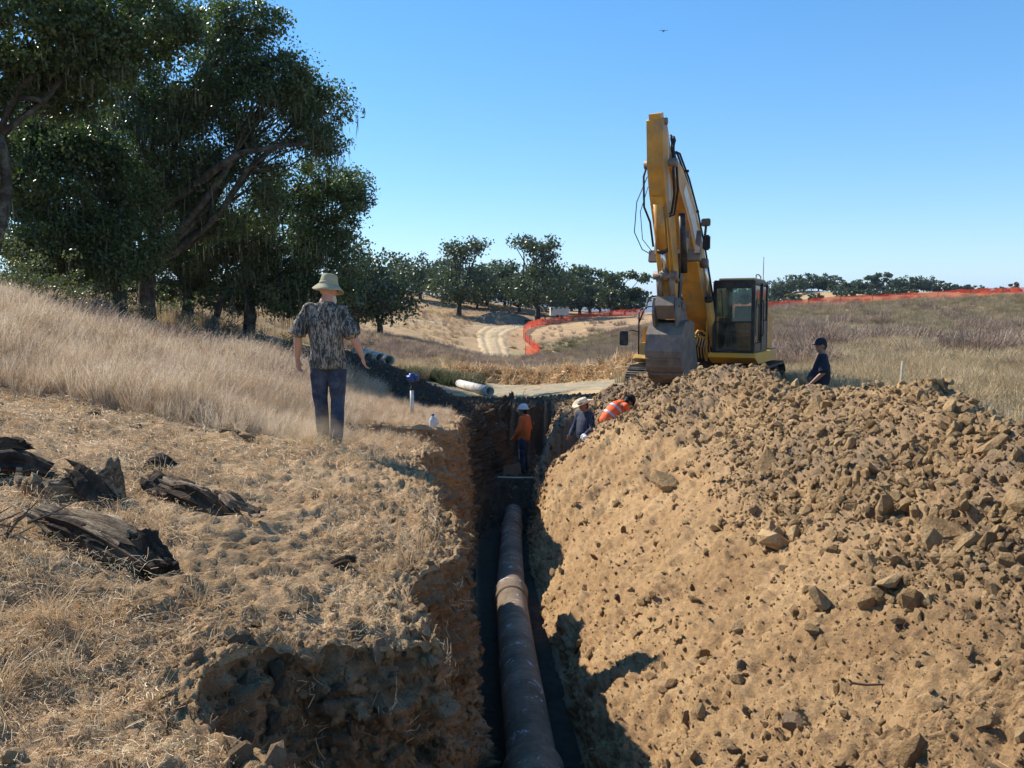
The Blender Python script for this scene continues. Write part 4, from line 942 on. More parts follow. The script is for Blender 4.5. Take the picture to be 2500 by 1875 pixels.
# ------------------------------------------------------------------ pipes
M_pipe = None
m, n, b, o = new_mat('dusty_pipe'); v = coord(n)
base = ramp(n, nz(n, 2.2, 6, 0.65, v, 0.3), [(0.35, (.11, .08, .055)), (0.55, (.175, .13, .09)), (0.7, (.27, .205, .145))])
sp = ramp(n, nz(n, 5.5, 7, 0.72, coord(n, 'Object', (1, .8, 1)), 0.5), [(0.59, (0, 0, 0)), (0.64, (1, 1, 1))])
gm = n.nodes.new('ShaderNodeNewGeometry'); sx_ = n.nodes.new('ShaderNodeSeparateXYZ'); n.links.new(gm.outputs['Normal'], sx_.inputs[0])
c = mix(n, sp, base, (.42, .42, .42))
dust = ramp(n, nz(n, 22, 6, 0.7, v), [(0.5, (0, 0, 0)), (0.8, (.45, .45, .45))])
c = mix(n, dust, c, (.38, .28, .17)); n.links.new(c, b.inputs['Base Color'])
b.inputs['Roughness'].default_value = 0.82; b.inputs['Specular IOR Level'].default_value = 0.12; bump(n, b, nz(n, 40, 5, 0.6, v), 0.4, 0.006); M_pipe = m
M_pipew = simple('white_coated_pipe', (.58, .56, .53), .75, 0, .35, 2.5, .2, dirt=(.34, .30, .24), bumpd=.003)
M_dark = simple('pipe_inside', (.03, .027, .024), .9, 0, .3, 5)
M_pvc = simple('white_pvc', (.62, .62, .60), .4, 0, .15, 9, .4, dirt=(.40, .34, .26))
M_blue = simple('blue_valve_paint', (.02, .06, .24), .4, .1, .3, 12, .4)

ctrl = [(0.40, 1.2, -2.98), (0.29, 3.0, -3.1), (0.165, 5.3, -3.24), (0.05, 7.6, -3.41), (-0.005, 9.6, -3.57), (-0.03, 11.5, -3.71), (-0.02, 14.5, -3.99), (0.03, 16.9, -4.22)]
ctrl_y = [q[1] for q in ctrl]
def pc(Y): return Vector((np.interp(Y, ctrl_y, [q[0] for q in ctrl]), Y, np.interp(Y, ctrl_y, [q[2] for q in ctrl])))
pl = empty('pipeline', pc(10.0)); tag(pl, 'grey brown jointed water pipe lying on the floor of the trench', 'pipeline')
def pipe_run(y0, y1, name='pipe_section'):
    mb = MB(); N = 24; pts = []
    for i in range(N+1):
        t = i/N; yy = y0+(y1-y0)*t; a_ = pc(y0); b_ = pc(y1); pts.append(a_.lerp(b_, t)*0.65+pc(yy)*0.35-pl.location)
    mb.tube(pts, .19, 40); return mb.build(name, M_pipe, pl, True)
joints = [0.9, 5.55, 10.35, 15.25]
pipe_run(0.9, 5.5); pipe_run(5.42, 10.35); pipe_run(10.25, 15.25); pipe_run(15.15, 17.2)
for jy in joints[1:]:
    c_ = pc(jy)-pl.location; d_ = (pc(jy+.6)-pc(jy-.6)).normalized()
    prof = [(-.30, .188), (-.285, .208), (-.25, .213), (-.235, .204), (.02, .204), (.06, .222), (.10, .225), (.125, .214), (.13, .188)]
    mb = MB(); mb.tube([c_+d_*(q[0]-.05) for q in prof], [q[1] for q in prof], 44); mb.build('coupling', M_pipe, pl, True)

def hollow_pipe(label, p0, p1, r, group=None, mat=None, hoops=()):
    p0, p1 = Vector(p0), Vector(p1); root = empty('pipe_section', (p0+p1)/2); tag(root, label, 'pipe', group); a_, b_ = p0-root.location, p1-root.location
    d_ = (b_-a_).normalized(); mb = MB(); th_ = .035
    ring = [(a_, r), (b_, r), (b_, r-th_), (a_, r-th_)]; sd_ = d_.cross(Vector((0, 0, 1))).normalized(); up = sd_.cross(d_); N = 28; V = []
    for (c_, q) in ring:
        for k_ in range(N): an = 2*math.pi*k_/N; V.append(c_+sd_*math.cos(an)*q+up*math.sin(an)*q)
    F = [(i*N+k_, i*N+(k_+1) % N, ((i+1) % 4)*N+(k_+1) % N, ((i+1) % 4)*N+k_) for i in range(4) for k_ in range(N)]
    mb.add(V, F).build('barrel', mat or M_pipew, root, True)
    for h_ in hoops:
        mb = MB(); c_ = a_.lerp(b_, h_); mb.tube([c_-d_*.03, c_+d_*.03], r+.004, 28); mb.build('band', M_dark, root, True)
    return root
q0, q1 = P(1120, 943, 40.5), P(1196, 955, 36.5); zz = lambda x, y: float(field_z(np.array([x]), np.array([y]))[0])
hollow_pipe('white pipe section with dark smudges lying alone beside the haul road', (q0.x, q0.y, zz(q0.x, q0.y)+.24), (q1.x, q1.y, zz(q1.x, q1.y)+.24), .215, hoops=())
for k_, (px, py, lb) in enumerate(((900, 872, 'leftmost open pipe end of the row above the dark berm'), (929, 874, 'middle open pipe end of the row above the dark berm'), (951, 879, 'rightmost open pipe end of the row above the dark berm'))):
    e_ = P(px, py+1, 34-.5*k_); hollow_pipe(lb, (e_.x-1.3, e_.y+3.7, e_.z+.02), e_, .215, 'row of stacked pipe sections')
e_ = P(925, 905, 35.5); M_timb = simple('old_timber', (.2, .15, .1), .9, 0, .4, 8)      # timbers under the row
for s_, lb in ((0, 'front weathered timber under the row of pipes'), (1, 'rear weathered timber under the row of pipes')):
    tag(MB().box((e_.x-.4-s_*1.2, e_.y+.3+s_*1.9, e_.z+.0), (1.9, .12, .14), (0, 0.05, -.35)).build('timber_bearer', M_timb), lb, 'timber')

# white standpipe with a blue valve head
e_, nn = on_surface(1006, 1012, d0=12, d1=18); rt = empty('standpipe', (e_.x, e_.y, e_.z-.05)); tag(rt, 'white plastic standpipe with a blue valve on top, in the grass', 'standpipe')
MB().tube([(0, 0, 0), (0, 0, .50)], .034, 14).build('riser', M_pvc, rt, True)
MB().tube([(0, 0, .50), (0, 0, .53), (0, 0, .54), (0, 0, .66)], [.04, .04, .018, .018], 12).build('nipple', M_dark, rt, True)
mb = MB(); mb.tube([(-.09, 0, .72), (.09, 0, .72)], .045, 14); mb.tube([(0, 0, .64), (0, 0, .80)], .05, 14); mb.tube([(.06, 0, .72), (.12, 0, .72)], .058, 14); mb.build('valve', M_blue, rt, True)
mb = MB(); mb.tube([(.02, 0, .55), (.10, .02, .62), (.18, .03, .63)], .006, 5); mb.build('wire', M_dark, rt)

# plywood board, rod across the trench, soil plug marker, jug, stake, stick
M_ply = simple('plywood', (.30, .15, .085), .8, 0, .25, 4, .2)
e_ = P(1250, 1146, 19.6); mb = MB(); mb.prism([(-.22, -.20), (.24, -.20), (.20, .18), (-.20, .10)], -.012, .012)
o_ = mb.build('plywood_board', M_ply); o_.location = e_+Vector((0, 0, -.02)); o_.rotation_euler = (-.3, 0, .1); tag(o_, 'small reddish brown plywood board standing at the worker in the trench', 'board')
e0, e1 = P(1215, 1165, 18.3), P(1302, 1166, 18.25); mb = MB(); mb.tube([e0, (e0+e1)/2+Vector((0, 0, -.004)), e1], .016, 10)
o_ = mb.build('cream_rod', simple('cream_plastic', (.62, .54, .36), .5, 0, .1, 9)); tag(o_, 'cream plastic rod lying across the trench on the soil plug', 'rod')
e_, nn = on_surface(1056, 1052, d0=8.8, d1=14); rt = empty('water_jug', (e_.x, e_.y, e_.z)); tag(rt, 'clear plastic jug standing in the straw near the trench edge', 'jug')
m, n, b, o = new_mat('clear_plastic'); b.inputs['Base Color'].default_value = (.62, .66, .70, 1); b.inputs['Roughness'].default_value = .25; b.inputs['Transmission Weight'].default_value = .35; M_jug = m
MB().lathe([(0, 0), (.055, 0), (.06, .02), (.06, .13), (.045, .165), (.02, .19), (.02, .21), (0, .21)], n=18).build('bottle', M_jug, rt, True)
MB().lathe([(0, .205), (.024, .205), (.024, .228), (0, .228)], n=12).build('cap', M_blue, rt, True)
mb = MB(); mb.tube([(.045, 0, .16), (.075, 0, .15), (.078, 0, .09), (.058, 0, .07)], .009, 6); mb.build('handle', M_jug, rt, True)
M_stake = simple('pale_wood', (.66, .54, .38), .8, 0, .2, 12)
e_ = P(2196, 975, 11.5); mb = MB(); mb.tube([e_+Vector((0, 0, -.5)), e_+Vector((.006, 0, .2)), e_+Vector((.02, .0, .54))], [.020, .020, .018], 5)
tag(mb.build('survey_stake', M_stake), 'thin pale wooden stake standing behind the right end of the spoil heap', 'stake')
e_, nn = on_surface(2150, 1680); o_ = None; mb = MB(); mb.tube([(-.19, .0, .012), (-.17, 0, .022), (-.08, 0, .008), (.02, 0, .012), (.09, 0, .006), (.19, 0, .028)], [.012, .010, .008, .0075, .008, .009], 6); mb.tube([(-.175, 0, .02), (-.20, 0, .05)], [.007, .004], 5); mb.tube([(.15, 0, .02), (.18, 0, .0), (.2, 0, -.02)], [.006, .004, .003], 5)
o_ = mb.build('stick', simple('twig_bark', (.15, .09, .05), .9, 0, .4, 20), smooth=True); o_.location = e_+nn*.02; o_.scale = (.82,)*3; tag(o_, 'short crooked brown stick lying on the smooth face of the spoil heap', 'stick')
e_, nn = on_surface(965, 1079); o_ = MB().lathe([(0, 0), (.03, .004), (.05, 0)], n=10, sx=1.4).build('paint_mark', simple('orange_marking', (.75, .18, .05), .8)); o_.location = e_+nn*.012; tag(o_, 'small orange paint mark on the soil near the trench edge', 'mark')
e_ = P(1278, 960, 25); mb = MB(); mb.tube([e_+Vector((-.12, 0, -.4)), e_, e_+Vector((.08, 0, .14))], [.012, .008, .004], 5); tag(mb.build('twig', M_stake), 'thin bare twig sticking up from the mound at the trench end', 'twig')

# ------------------------------------------------------------------ rotten stump and log at the left
m, n, b, o = new_mat('rotten_wood'); v = coord(n, 'Object', (2.2, 14, 14)); f = nz(n, 2.0, 8, 0.75, v, 0.8)
c = ramp(n, f, [(0.32, (.04, .03, .022)), (0.44, (.16, .11, .07)), (0.54, (.34, .25, .16)), (0.68, (.58, .46, .31))])
n.links.new(c, b.inputs['Base Color']); b.inputs['Roughness'].default_value = 0.9; b.inputs['Specular IOR Level'].default_value = 0.1; bump(n, b, f, 1.0, 0.05); M_rot = m
M_rotd = simple('rotten_wood_dark', (.05, .036, .026), .95, 0, .6, 5, .1, dirt=(.13, .09, .06), bumpd=.03)
def rough_block(outline_pts, mat, name, parent, loc, rot, seed, amp=.02, sub=3, size=(1, .3, .2)):
    """broken piece of old wood: grooved along the grain, jagged splintered ends"""
    r = np.random.default_rng(seed); na, nl = (28, 26) if sub >= 3 else (12, 10); an = np.linspace(0, 2*np.pi, na, endpoint=False); t = np.linspace(-.5, .5, nl)[:, None]
    prof = 1+.22*np.sin(2*an+seed)+.16*r.normal(size=na); gro = 1-.16*np.abs(noise(an*4.0, an*0+seed*1.7, 0.5))[None]*3
    bend = amp*2*np.sin(t*3+seed); tp = 1-.22*np.abs(t*2)**3+.25*noise(t*3+seed, t*0, 1.0); rad = prof[None]*gro*tp*(1+.25*noise(t*5+0*an[None], an[None]*1.6+seed+0*t, 2.)+.12*noise(t*16+0*an[None], an[None]*3+0*t, seed+.5))
    X = t*size[0]+0*an[None]; end = (np.abs(t) > .40)*np.sign(t); X = X+end*(np.abs(r.normal(size=na))*.10*size[0]*(r.random(na) < .45))[None]*((np.abs(t)-.40)/.10)-end*(r.random(na)*.10*size[0])[None]*((np.abs(t)-.40)/.10)
    Y_ = np.cos(an)[None]*rad*size[1]*.5; Z_ = np.sin(an)[None]*rad*size[2]*.5+bend
    V = np.stack([X, Y_, Z_], -1).reshape(-1, 3).tolist(); F = [(a_*na+k_, a_*na+(k_+1) % na, (a_+1)*na+(k_+1) % na, (a_+1)*na+k_) for a_ in range(nl-1) for k_ in range(na)]
    for e_, s2 in ((0, -1), (nl-1, 1)):
        c_ = len(V); V.append([s2*size[0]*.36, 0, float(bend[e_][0])]); F += [((e_*na+k_), c_, e_*na+(k_+1) % na) for k_ in range(na)]
    o_ = MB().add(V, F).build(name, mat, parent); o_.location = loc; o_.rotation_euler = rot; return o_
# log
q, nn = on_surface(265, 1340); rt = empty('rotten_log', q); tag(rt, 'split rotten log with black cracked bark and pale exposed wood, at the left bank', 'log'); rt.scale = (.9, .9, .9)
rough_block(None, M_rotd, 'bark_slab', rt, (-.02, -.03, .03), (.1, .20, -.42), 2, .02, 3, (.86, .22, .20))
rough_block(None, M_rot, 'wood_slab', rt, (-.08, .02, .12), (.35, .20, -.42), 1, .02, 3, (.62, .20, .09))
rough_block(None, M_rotd, 'bark_slab', rt, (.34, -.10, .00), (.1, .45, -.6), 4, .02, 3, (.28, .20, .18))
rough_block(None, M_rot, 'wood_slab', rt, (-.38, .14, .14), (.55, .16, -.30), 3, .02, 3, (.36, .14, .06))
for k_ in range(9): rough_block(None, (M_rot, M_rot, M_rotd)[k_ % 3], 'splinter', rt, (-.38+.09*k_, .08*math.sin(k_*2.3)-.02*k_, .13-.016*k_+.02*math.cos(k_*5)), (.4*math.sin(k_*7), .20+.1*math.sin(k_*3), -.42+.25*math.sin(k_*4.1)), 60+k_, .01, 2, (.16+.08*math.sin(k_*1.7), .035, .018))
q, nn = on_surface(505, 1228); rt = empty('split_log', q); tag(rt, 'black cracked end of a split log with splintered plates, right of the rotten log', 'log')
rough_block(None, M_rotd, 'bark_slab', rt, (-.28, .0, .08), (.5, .28, -.50), 5, .03, 3, (.40, .26, .20))
rough_block(None, M_rot, 'wood_slab', rt, (-.16, -.04, .12), (.4, .28, -.48), 25, .02, 3, (.44, .13, .06))
rough_block(None, M_rotd, 'bark_slab', rt, (.06, -.15, .02), (.1, .15, -.3), 15, .03, 3, (.52, .20, .12))
for k_ in range(13): rough_block(None, (M_rot, M_rotd)[k_ % 2], 'splinter', rt, (-.22+.055*k_, .06-.028*k_+.03*math.sin(k_*3), .13-.010*k_+.015*math.cos(k_*7)), (.7+.4*math.sin(k_*2), .22+.15*math.sin(k_*5), -.55+.22*math.cos(k_*1.9)), 6+k_, .01, 2, (.30-.012*k_, .06, .016))
# stump: a broken ring of old wood
q, nn = on_surface(165, 1200); rt = empty('tree_stump', q); tag(rt, 'hollow half buried stump with a curled rim of grey wood, top left of the bank', 'stump')
V = []; F = []; N = 44
for i in range(N+1):
    an = math.radians(175+200*i/N); rr0 = .34*(1+.06*math.sin(3*an)); hh = .12+.14*smooth(np.array(abs(i/N-.88)/-.12+1.0)).item()+.03*math.sin(9*an)+.02*math.sin(23*an); cx_, cy_ = math.cos(an), math.sin(an)*.62
    for (r_, z_) in ((rr0*1.06, -.12), (rr0*1.02, hh*.5), (rr0, hh), (rr0*.88, hh-.015), (rr0*.84, hh*.4), (rr0*.8, -.12)): V.append((cx_*r_, cy_*r_, z_+.02*math.sin(17*an+r_*40)))
for i in range(N):
    for k_ in range(5): F.append((i*6+k_, (i+1)*6+k_, (i+1)*6+k_+1, i*6+k_+1))
MB().add(V, F).build('rim', M_rot, rt, True)
rough_block(None, M_rotd, 'root', rt, (-.42, .18, .10), (.2, -.15, .5), 21, .05, 3, (.40, .18, .16))
rough_block(None, M_rotd, 'root', rt, (.30, -.14, -.02), (.1, .3, -.3), 22, .05, 3, (.5, .2, .16))
rough_block(None, M_rotd, 'root', rt, (-.20, -.22, -.02), (.1, .05, .1), 23, .05, 3, (.6, .2, .14))
q, nn = on_surface(10, 1130); rt = empty('charred_log', q); tag(rt, 'blackened log end cut by the left edge of the picture above the stump', 'log')
rough_block(None, M_rotd, 'wood_slab', rt, (-.1, 0, .03), (.1, .1, -.2), 25, .05, 3, (.55, .25, .2)); rough_block(None, M_rotd, 'splinter', rt, (.1, -.1, .04), (.3, .2, -.4), 26, .02, 2, (.3, .08, .04))
q, nn = on_surface(20, 1330); rt = empty('broken_branches', q); tag(rt, 'tangle of thin grey broken branches left of the rotten log', 'branches')
r_ = random.Random(4)
for k_ in range(11):
    a_ = Vector((r_.uniform(-.3, .15), r_.uniform(-.2, .2), r_.uniform(0, .12))); d_ = Vector((r_.uniform(-.3, .5), r_.uniform(-.3, .1), r_.uniform(-.05, .25)))*.8; mb = MB()
    mb.tube([a_, a_+d_*.5+Vector((0, 0, .03)), a_+d_], [.010, .007, .003], 5); mb.tube([a_+d_*.5+Vector((0, 0, .03)), a_+d_*.8+Vector((.04, .05, .08))], [.005, .002], 4); mb.build('branch', M_bark, rt)
q, nn = on_surface(835, 1378); rt = empty('wood_chunk', q); tag(rt, 'short chunk of rotten wood alone on the bank near the trench', 'wood chunk')
rough_block(None, M_rot, 'core', rt, (0, 0, .03), (.2, .06, -.12), 31, .02, 3, (.17, .06, .05)); rough_block(None, M_rotd, 'bark', rt, (.0, -.035, .02), (.2, .06, -.12), 32, .02, 2, (.19, .04, .05))
q, nn = on_surface(390, 1146); rt = empty('wood_chunk', q); tag(rt, 'dark flat lump of wood lying above the split log', 'wood chunk'); rough_block(None, M_rotd, 'core', rt, (0, 0, .03), (.3, .06, -.2), 33, .03, 3, (.22, .12, .06)); rough_block(None, M_rot, 'bark', rt, (.0, 0.0, .06), (.3, .06, -.2), 36, .02, 2, (.15, .06, .02))
# larger lumps on the left bank
for k_, (px, py, s_) in enumerate(((560,1060,.22),(600,1065,.16),(700,1085,.12),(330,1048,.16),(230,1010,.15),(520,1130,.08),(640,1240,.07),(1010,1480,.09),(905,1480,.1),(930,1500,.08),(740,1490,.10),(820,1510,.08),(690,1500,.09),(870,1530,.12),(180,1755,.07),(350,1620,.06),(560,1470,.05),(480,1600,.07),(760,1210,.05),(300,1700,.04),(960,1270,.05),(620,1520,.09),(590,1560,.10),(1030,1500,.07),(470,1530,.06))):
    q, nn = on_surface(px, py, d1=12); o_ = link('clod', darkm[k_ % 10], ground); o_.location = q+nn*s_*.1; o_.rotation_euler = (.3*k_, .2, k_); s_ *= 1.3; o_.scale = (s_, s_*.8, s_*.7)
for k_ in range(60):   # blocks of cut earth in the left wall
    px, py = 560+random.random()*560, 1560+random.random()*300
    q, nn = on_surface(px, py, d1=7); s_ = .05+.13*random.random()**2
    o_ = link('clod', darkm[k_ % 10], trench); o_.location = q; o_.rotation_euler = (k_, k_*.3, k_*.7); o_.scale = (s_, s_*.8, s_)

# ------------------------------------------------------------------ orange safety netting
m, n, b, o = new_mat('orange_netting'); v = coord(n)
c = ramp(n, nz(n, .8, 4, .6, v), [(0.35, (.60, .055, .035)), (0.65, (.85, .13, .05))]); n.links.new(c, b.inputs['Base Color']); b.inputs['Roughness'].default_value = .6
tr = n.nodes.new('ShaderNodeBsdfTransparent'); tl = n.nodes.new('ShaderNodeBsdfTranslucent'); n.links.new(c, tl.inputs[0]); m1 = n.nodes.new('ShaderNodeMixShader'); m1.inputs[0].default_value = .45
n.links.new(b.outputs[0], m1.inputs[1]); n.links.new(tl.outputs[0], m1.inputs[2]); m2 = n.nodes.new('ShaderNodeMixShader')
gu = coord(n, 'UV'); 
def grid_wave(sc, th):  # square mesh openings of the net
    s2 = n.nodes.new('ShaderNodeSeparateXYZ'); n.links.new(gu, s2.inputs[0]); r_ = []
    for ax in (0, 1):
        q_ = mathn(n, 'FRACT', mathn(n, 'MULTIPLY', s2.outputs[ax], sc)); r_.append(mathn(n, 'LESS_THAN', q_, th))
    return mathn(n, 'MAXIMUM', r_[0], r_[1])
n.links.new(grid_wave(14.0, .42), m2.inputs[0]); n.links.new(tr.outputs[0], m2.inputs[1]); n.links.new(m1.outputs[0], m2.inputs[2]); n.links.new(m2.outputs[0], o.inputs[0]); M_net = m
M_post = simple('steel_post', (.12, .10, .08), .6, .4, .3, 6)
fp = np.array([tuple(P(*q)) for q in fence_pts]); fd = np.concatenate([[0], np.cumsum(np.hypot(*np.diff(fp[:, :2], axis=0).T))])
def fence(label, d0, d1, base_i):
    root = empty('safety_fence', tuple(fp[base_i])); tag(root, label, 'fence'); B = np.array(fp[base_i])
    n_ = int((d1-d0)/.45); tt = np.linspace(d0, d1, n_); x = np.interp(tt, fd, fp[:, 0]); y = np.interp(tt, fd, fp[:, 1])
    z = field_z(x, y)+0.02; K_ = 6; sag = .10*np.abs(np.sin(tt/3.0*np.pi))+.10*np.clip(noise(tt*.12, tt*0, 2.), 0, 1)*3; hh = 1.22-sag-.25*np.clip(noise(tt*.05, tt*0, 9.)-.1, 0, 1)*2
    V = []; uvs = []
    for i in range(n_):
        for k_ in range(K_):
            t_ = k_/(K_-1); bx = .10*noise(np.array([tt[i]*.7]), np.array([t_*2.]), 1.)[0]; V.append((x[i]+bx-B[0], y[i]+bx*2-B[1], z[i]+hh[i]*t_-B[2])); uvs.append((tt[i], t_*1.2))
    F = [(i*K_+k_, (i+1)*K_+k_, (i+1)*K_+k_+1, i*K_+k_+1) for i in range(n_-1) for k_ in range(K_-1)]
    me = np_mesh('netting', V, F, True, [M_net]); ul = me.uv_layers.new(name='uv'); uvs = np.array(uvs, dtype=np.float32); li = np.empty(len(me.loops), dtype=np.int32); me.loops.foreach_get('vertex_index', li); ul.data.foreach_set('uv', uvs[li].ravel())
    link('netting', me, root); mb = MB(); mb.tube([(-.03, 0, -.3), (0, 0, 1.32)], .03, 5); pm = mb.mesh('post', M_post)
    for q in np.arange(d0, d1+.01, 3.0 if d1-d0 < 80 else 4.0):
        xx, yy = np.interp(q, fd, fp[:, 0]), np.interp(q, fd, fp[:, 1]); p_ = link('post', pm, root); p_.location = (xx-B[0], yy-B[1], float(field_z(np.array([xx]), np.array([yy]))[0])-B[2])
fence('orange plastic netting fence curving from the road up towards the white trailer', 0, fd[11]-1, 0)
fence('long red orange netting fence along the top of the embankment at right', fd[11]+1.5, fd[-1], 14)

# ------------------------------------------------------------------ things along the far road
M_white = simple('white_paint', (.72, .72, .72), .5, 0, .06, 2)
M_rub = simple('rubber', (.02, .02, .02), .8, 0, .3, 5)
def fz(px, py, d): q = P(px, py, d); return Vector((q.x, q.y, zz(q.x, q.y)))
q = fz(1365, 787, 158); rt = empty('trailer', q, .05); tag(rt, 'white box trailer parked behind the orange netting', 'trailer')
mb = MB(); mb.bbox((0, 0, 1.35), (3.5, 2.0, 1.7), .05); mb.build('body', M_white, rt); mb = MB()
for k_ in range(5): MB().box((-1.4+.7*k_, -1.01, 1.35), (.04, .02, 1.6)).build('rib', M_white, rt)
MB().box((0, 0, .45), (3.5, 1.6, .12)).build('chassis', M_post, rt); MB().tube([(-1.7, 0, .45), (-2.6, 0, .45)], .06, 6).build('drawbar', M_post, rt)
for s_ in (-.4, .4): MB().tube([(s_, -1.0, .36), (s_, -.8, .36)], .34, 16).build('wheel', M_rub, rt)
q = fz(1322, 790, 150); rt = empty('equipment_frame', q, .1); tag(rt, 'small dark open frame standing left of the white trailer', 'frame')
for (a_, b_) in (((-.7, 0, 0), (-.7, 0, 1.1)), ((.7, 0, 0), (.7, 0, 1.1)), ((-.7, .8, 0), (-.7, .8, 1.1)), ((.7, .8, 0), (.7, .8, 1.1))): MB().tube([a_, b_], .06, 6).build('leg', M_rub, rt)
MB().box((0, .4, 1.12), (1.55, .95, .14)).build('top', M_rub, rt); MB().box((0, .4, .35), (1.3, .8, .3)).build('tank', M_post, rt)
q = fz(1291, 795, 143); rt = empty('quad_bike', q, .2); tag(rt, 'tiny dark parked vehicle with a white front at the head of the netting', 'vehicle')
for s_ in (-.5, .5):
    for t_ in (-.4, .4): MB().tube([(s_, t_-.1, .28), (s_, t_+.1, .28)], .27, 12).build('wheel', M_rub, rt)
MB().bbox((0, 0, .62), (1.5, .7, .35), .1).build('body', M_rub, rt); MB().bbox((.45, 0, .85), (.5, .6, .3), .08).build('front', M_white, rt)
for (px, lb) in ((1199, 'left white marker beside the footpath'), (1256, 'right white marker beside the footpath')):
    q = fz(px, 799, 130); rt = empty('marker_post', q); tag(rt, lb, 'marker'); MB().tube([(0, 0, -.1), (0, 0, .7)], .05, 6).build('post', M_white, rt); MB().box((0, 0, .62), (.3, .04, .2)).build('plate', M_white, rt)
# grey stock mound on the hillside
q = fz(1232, 797, 141); th_ = np.linspace(0, 2*np.pi, 73); rd = np.linspace(0, 1, 26)[:, None]; hx_ = 6.4*(1+.06*np.sin(3*th_)+.05*np.sin(7*th_)); hy_ = 4.0
X = q.x+rd*np.cos(th_)[None]*hx_[None]; Y = q.y+4+rd*np.sin(th_)[None]*hy_; Z = field_z(X, Y)-.15+1.95*(1-smooth(rd**1.5))*(1+.15*noise(X*.4, Y*.4, 0.))+.12*noise(X*1.2, Y*1.2, 0.)
M_mound = road_mat('stockpile_soil', (.10, .085, .06), (.16, .135, .095), (.23, .195, .14))
o_ = link('stockpile', grid_mesh('stockpile', X, Y, Z, [M_mound])); tag(o_, 'long low dark grey mound of soil on the hillside above the road', 'soil mound')
# a bird in the sky
e_ = P(1620, 76, 60); rt = empty('bird', e_); tag(rt, 'small dark bird gliding high in the sky', 'bird'); M_bird = simple('feather', (.02, .02, .022), .8)
MB().ball((0, 0, 0), (.05, .17, .045), 10).build('body', M_bird, rt, True)
for s_ in (-1, 1): MB().add([(s_*.03, .07, .01), (s_*.03, -.07, .01), (s_*.2, -.04, .06), (s_*.2, .08, .07), (s_*.36, -.02, .03), (s_*.38, .03, .035), (s_*.03, .07, .0), (s_*.03, -.07, .0)], [(0, 1, 2, 3), (3, 2, 4, 5)]).build('wing', M_bird, rt)
MB().add([(-.02, -.14, 0), (.02, -.14, 0), (.05, -.26, 0), (-.05, -.26, 0)], [(0, 1, 2, 3)]).build('tail', M_bird, rt)
# ------------------------------------------------------------------ excavator (x forward, y to its left, z up)
M_yel = simple('machine_yellow', (.56, .265, .038), .5, 0, .30, 2.2, .4, dirt=(.30, .19, .09))
M_yel2 = simple('machine_yellow_bright', (.66, .33, .03), .45, 0, .12, 1.5, .4, dirt=(.42, .27, .10))
M_blk = simple('cab_black', (.014, .015, .018), .45, .1, .3, 2.5, .4, dirt=(.07, .06, .05))
M_steel = simple('worn_steel', (.17, .14, .12), .6, .35, .35, 2.5, .4, dirt=(.26, .20, .14), bumpd=.004)
M_chrome = simple('cylinder_rod', (.6, .6, .6), .25, .9, .05, 3)
M_hose = simple('black_hose', (.015, .015, .015), .55, 0, .2, 9)
M_track = simple('track_steel', (.085, .075, .068), .65, .4, .35, 3, .4, dirt=(.20, .15, .10))
M_grey = simple('grey_decal', (.62, .60, .57), .6, 0, .12, 1.5, .3, dirt=(.5, .42, .3))
M_roof = simple('cab_roof_cream', (.52, .42, .22), .6, 0, .2, 2, dirt=(.4, .33, .22))
M_seat = simple('seat_cloth', (.018, .018, .022), .9, 0, .3, 9)
m, n, b, o = new_mat('cab_glass'); v = coord(n)
tr = n.nodes.new('ShaderNodeBsdfTransparent'); tr.inputs[0].default_value = (.80, .90, .86, 1); gl = n.nodes.new('ShaderNodeBsdfGlossy'); gl.inputs['Roughness'].default_value = .05
fr = n.nodes.new('ShaderNodeFresnel'); fr.inputs[0].default_value = 1.5; mx = n.nodes.new('ShaderNodeMixShader'); n.links.new(fr.outputs[0], mx.inputs[0]); n.links.new(tr.outputs[0], mx.inputs[1]); n.links.new(gl.outputs[0], mx.inputs[2])
df = n.nodes.new('ShaderNodeBsdfDiffuse'); df.inputs[0].default_value = (.3, .27, .2, 1); m2 = n.nodes.new('ShaderNodeMixShader'); n.links.new(ramp(n, nz(n, 3, 6, .7, v), [(.45, (.04,)*3), (.8, (.4,)*3)]), m2.inputs[0])
n.links.new(mx.outputs[0], m2.inputs[1]); n.links.new(df.outputs[0], m2.inputs[2]); n.links.new(m2.outputs[0], o.inputs[0]); M_glass = m

HA = R(27); EX = 5.13; EY = 21.2
ez = -2.22
ex = empty('excavator', (EX, EY, ez), math.atan2(-math.cos(HA), -math.sin(HA)))
tag(ex, 'yellow tracked excavator with raised arm and worn bucket standing beside the trench', 'excavator')
def part(mb, name, mat, parent=ex, sm=False): return mb.build(name, mat, parent, sm)

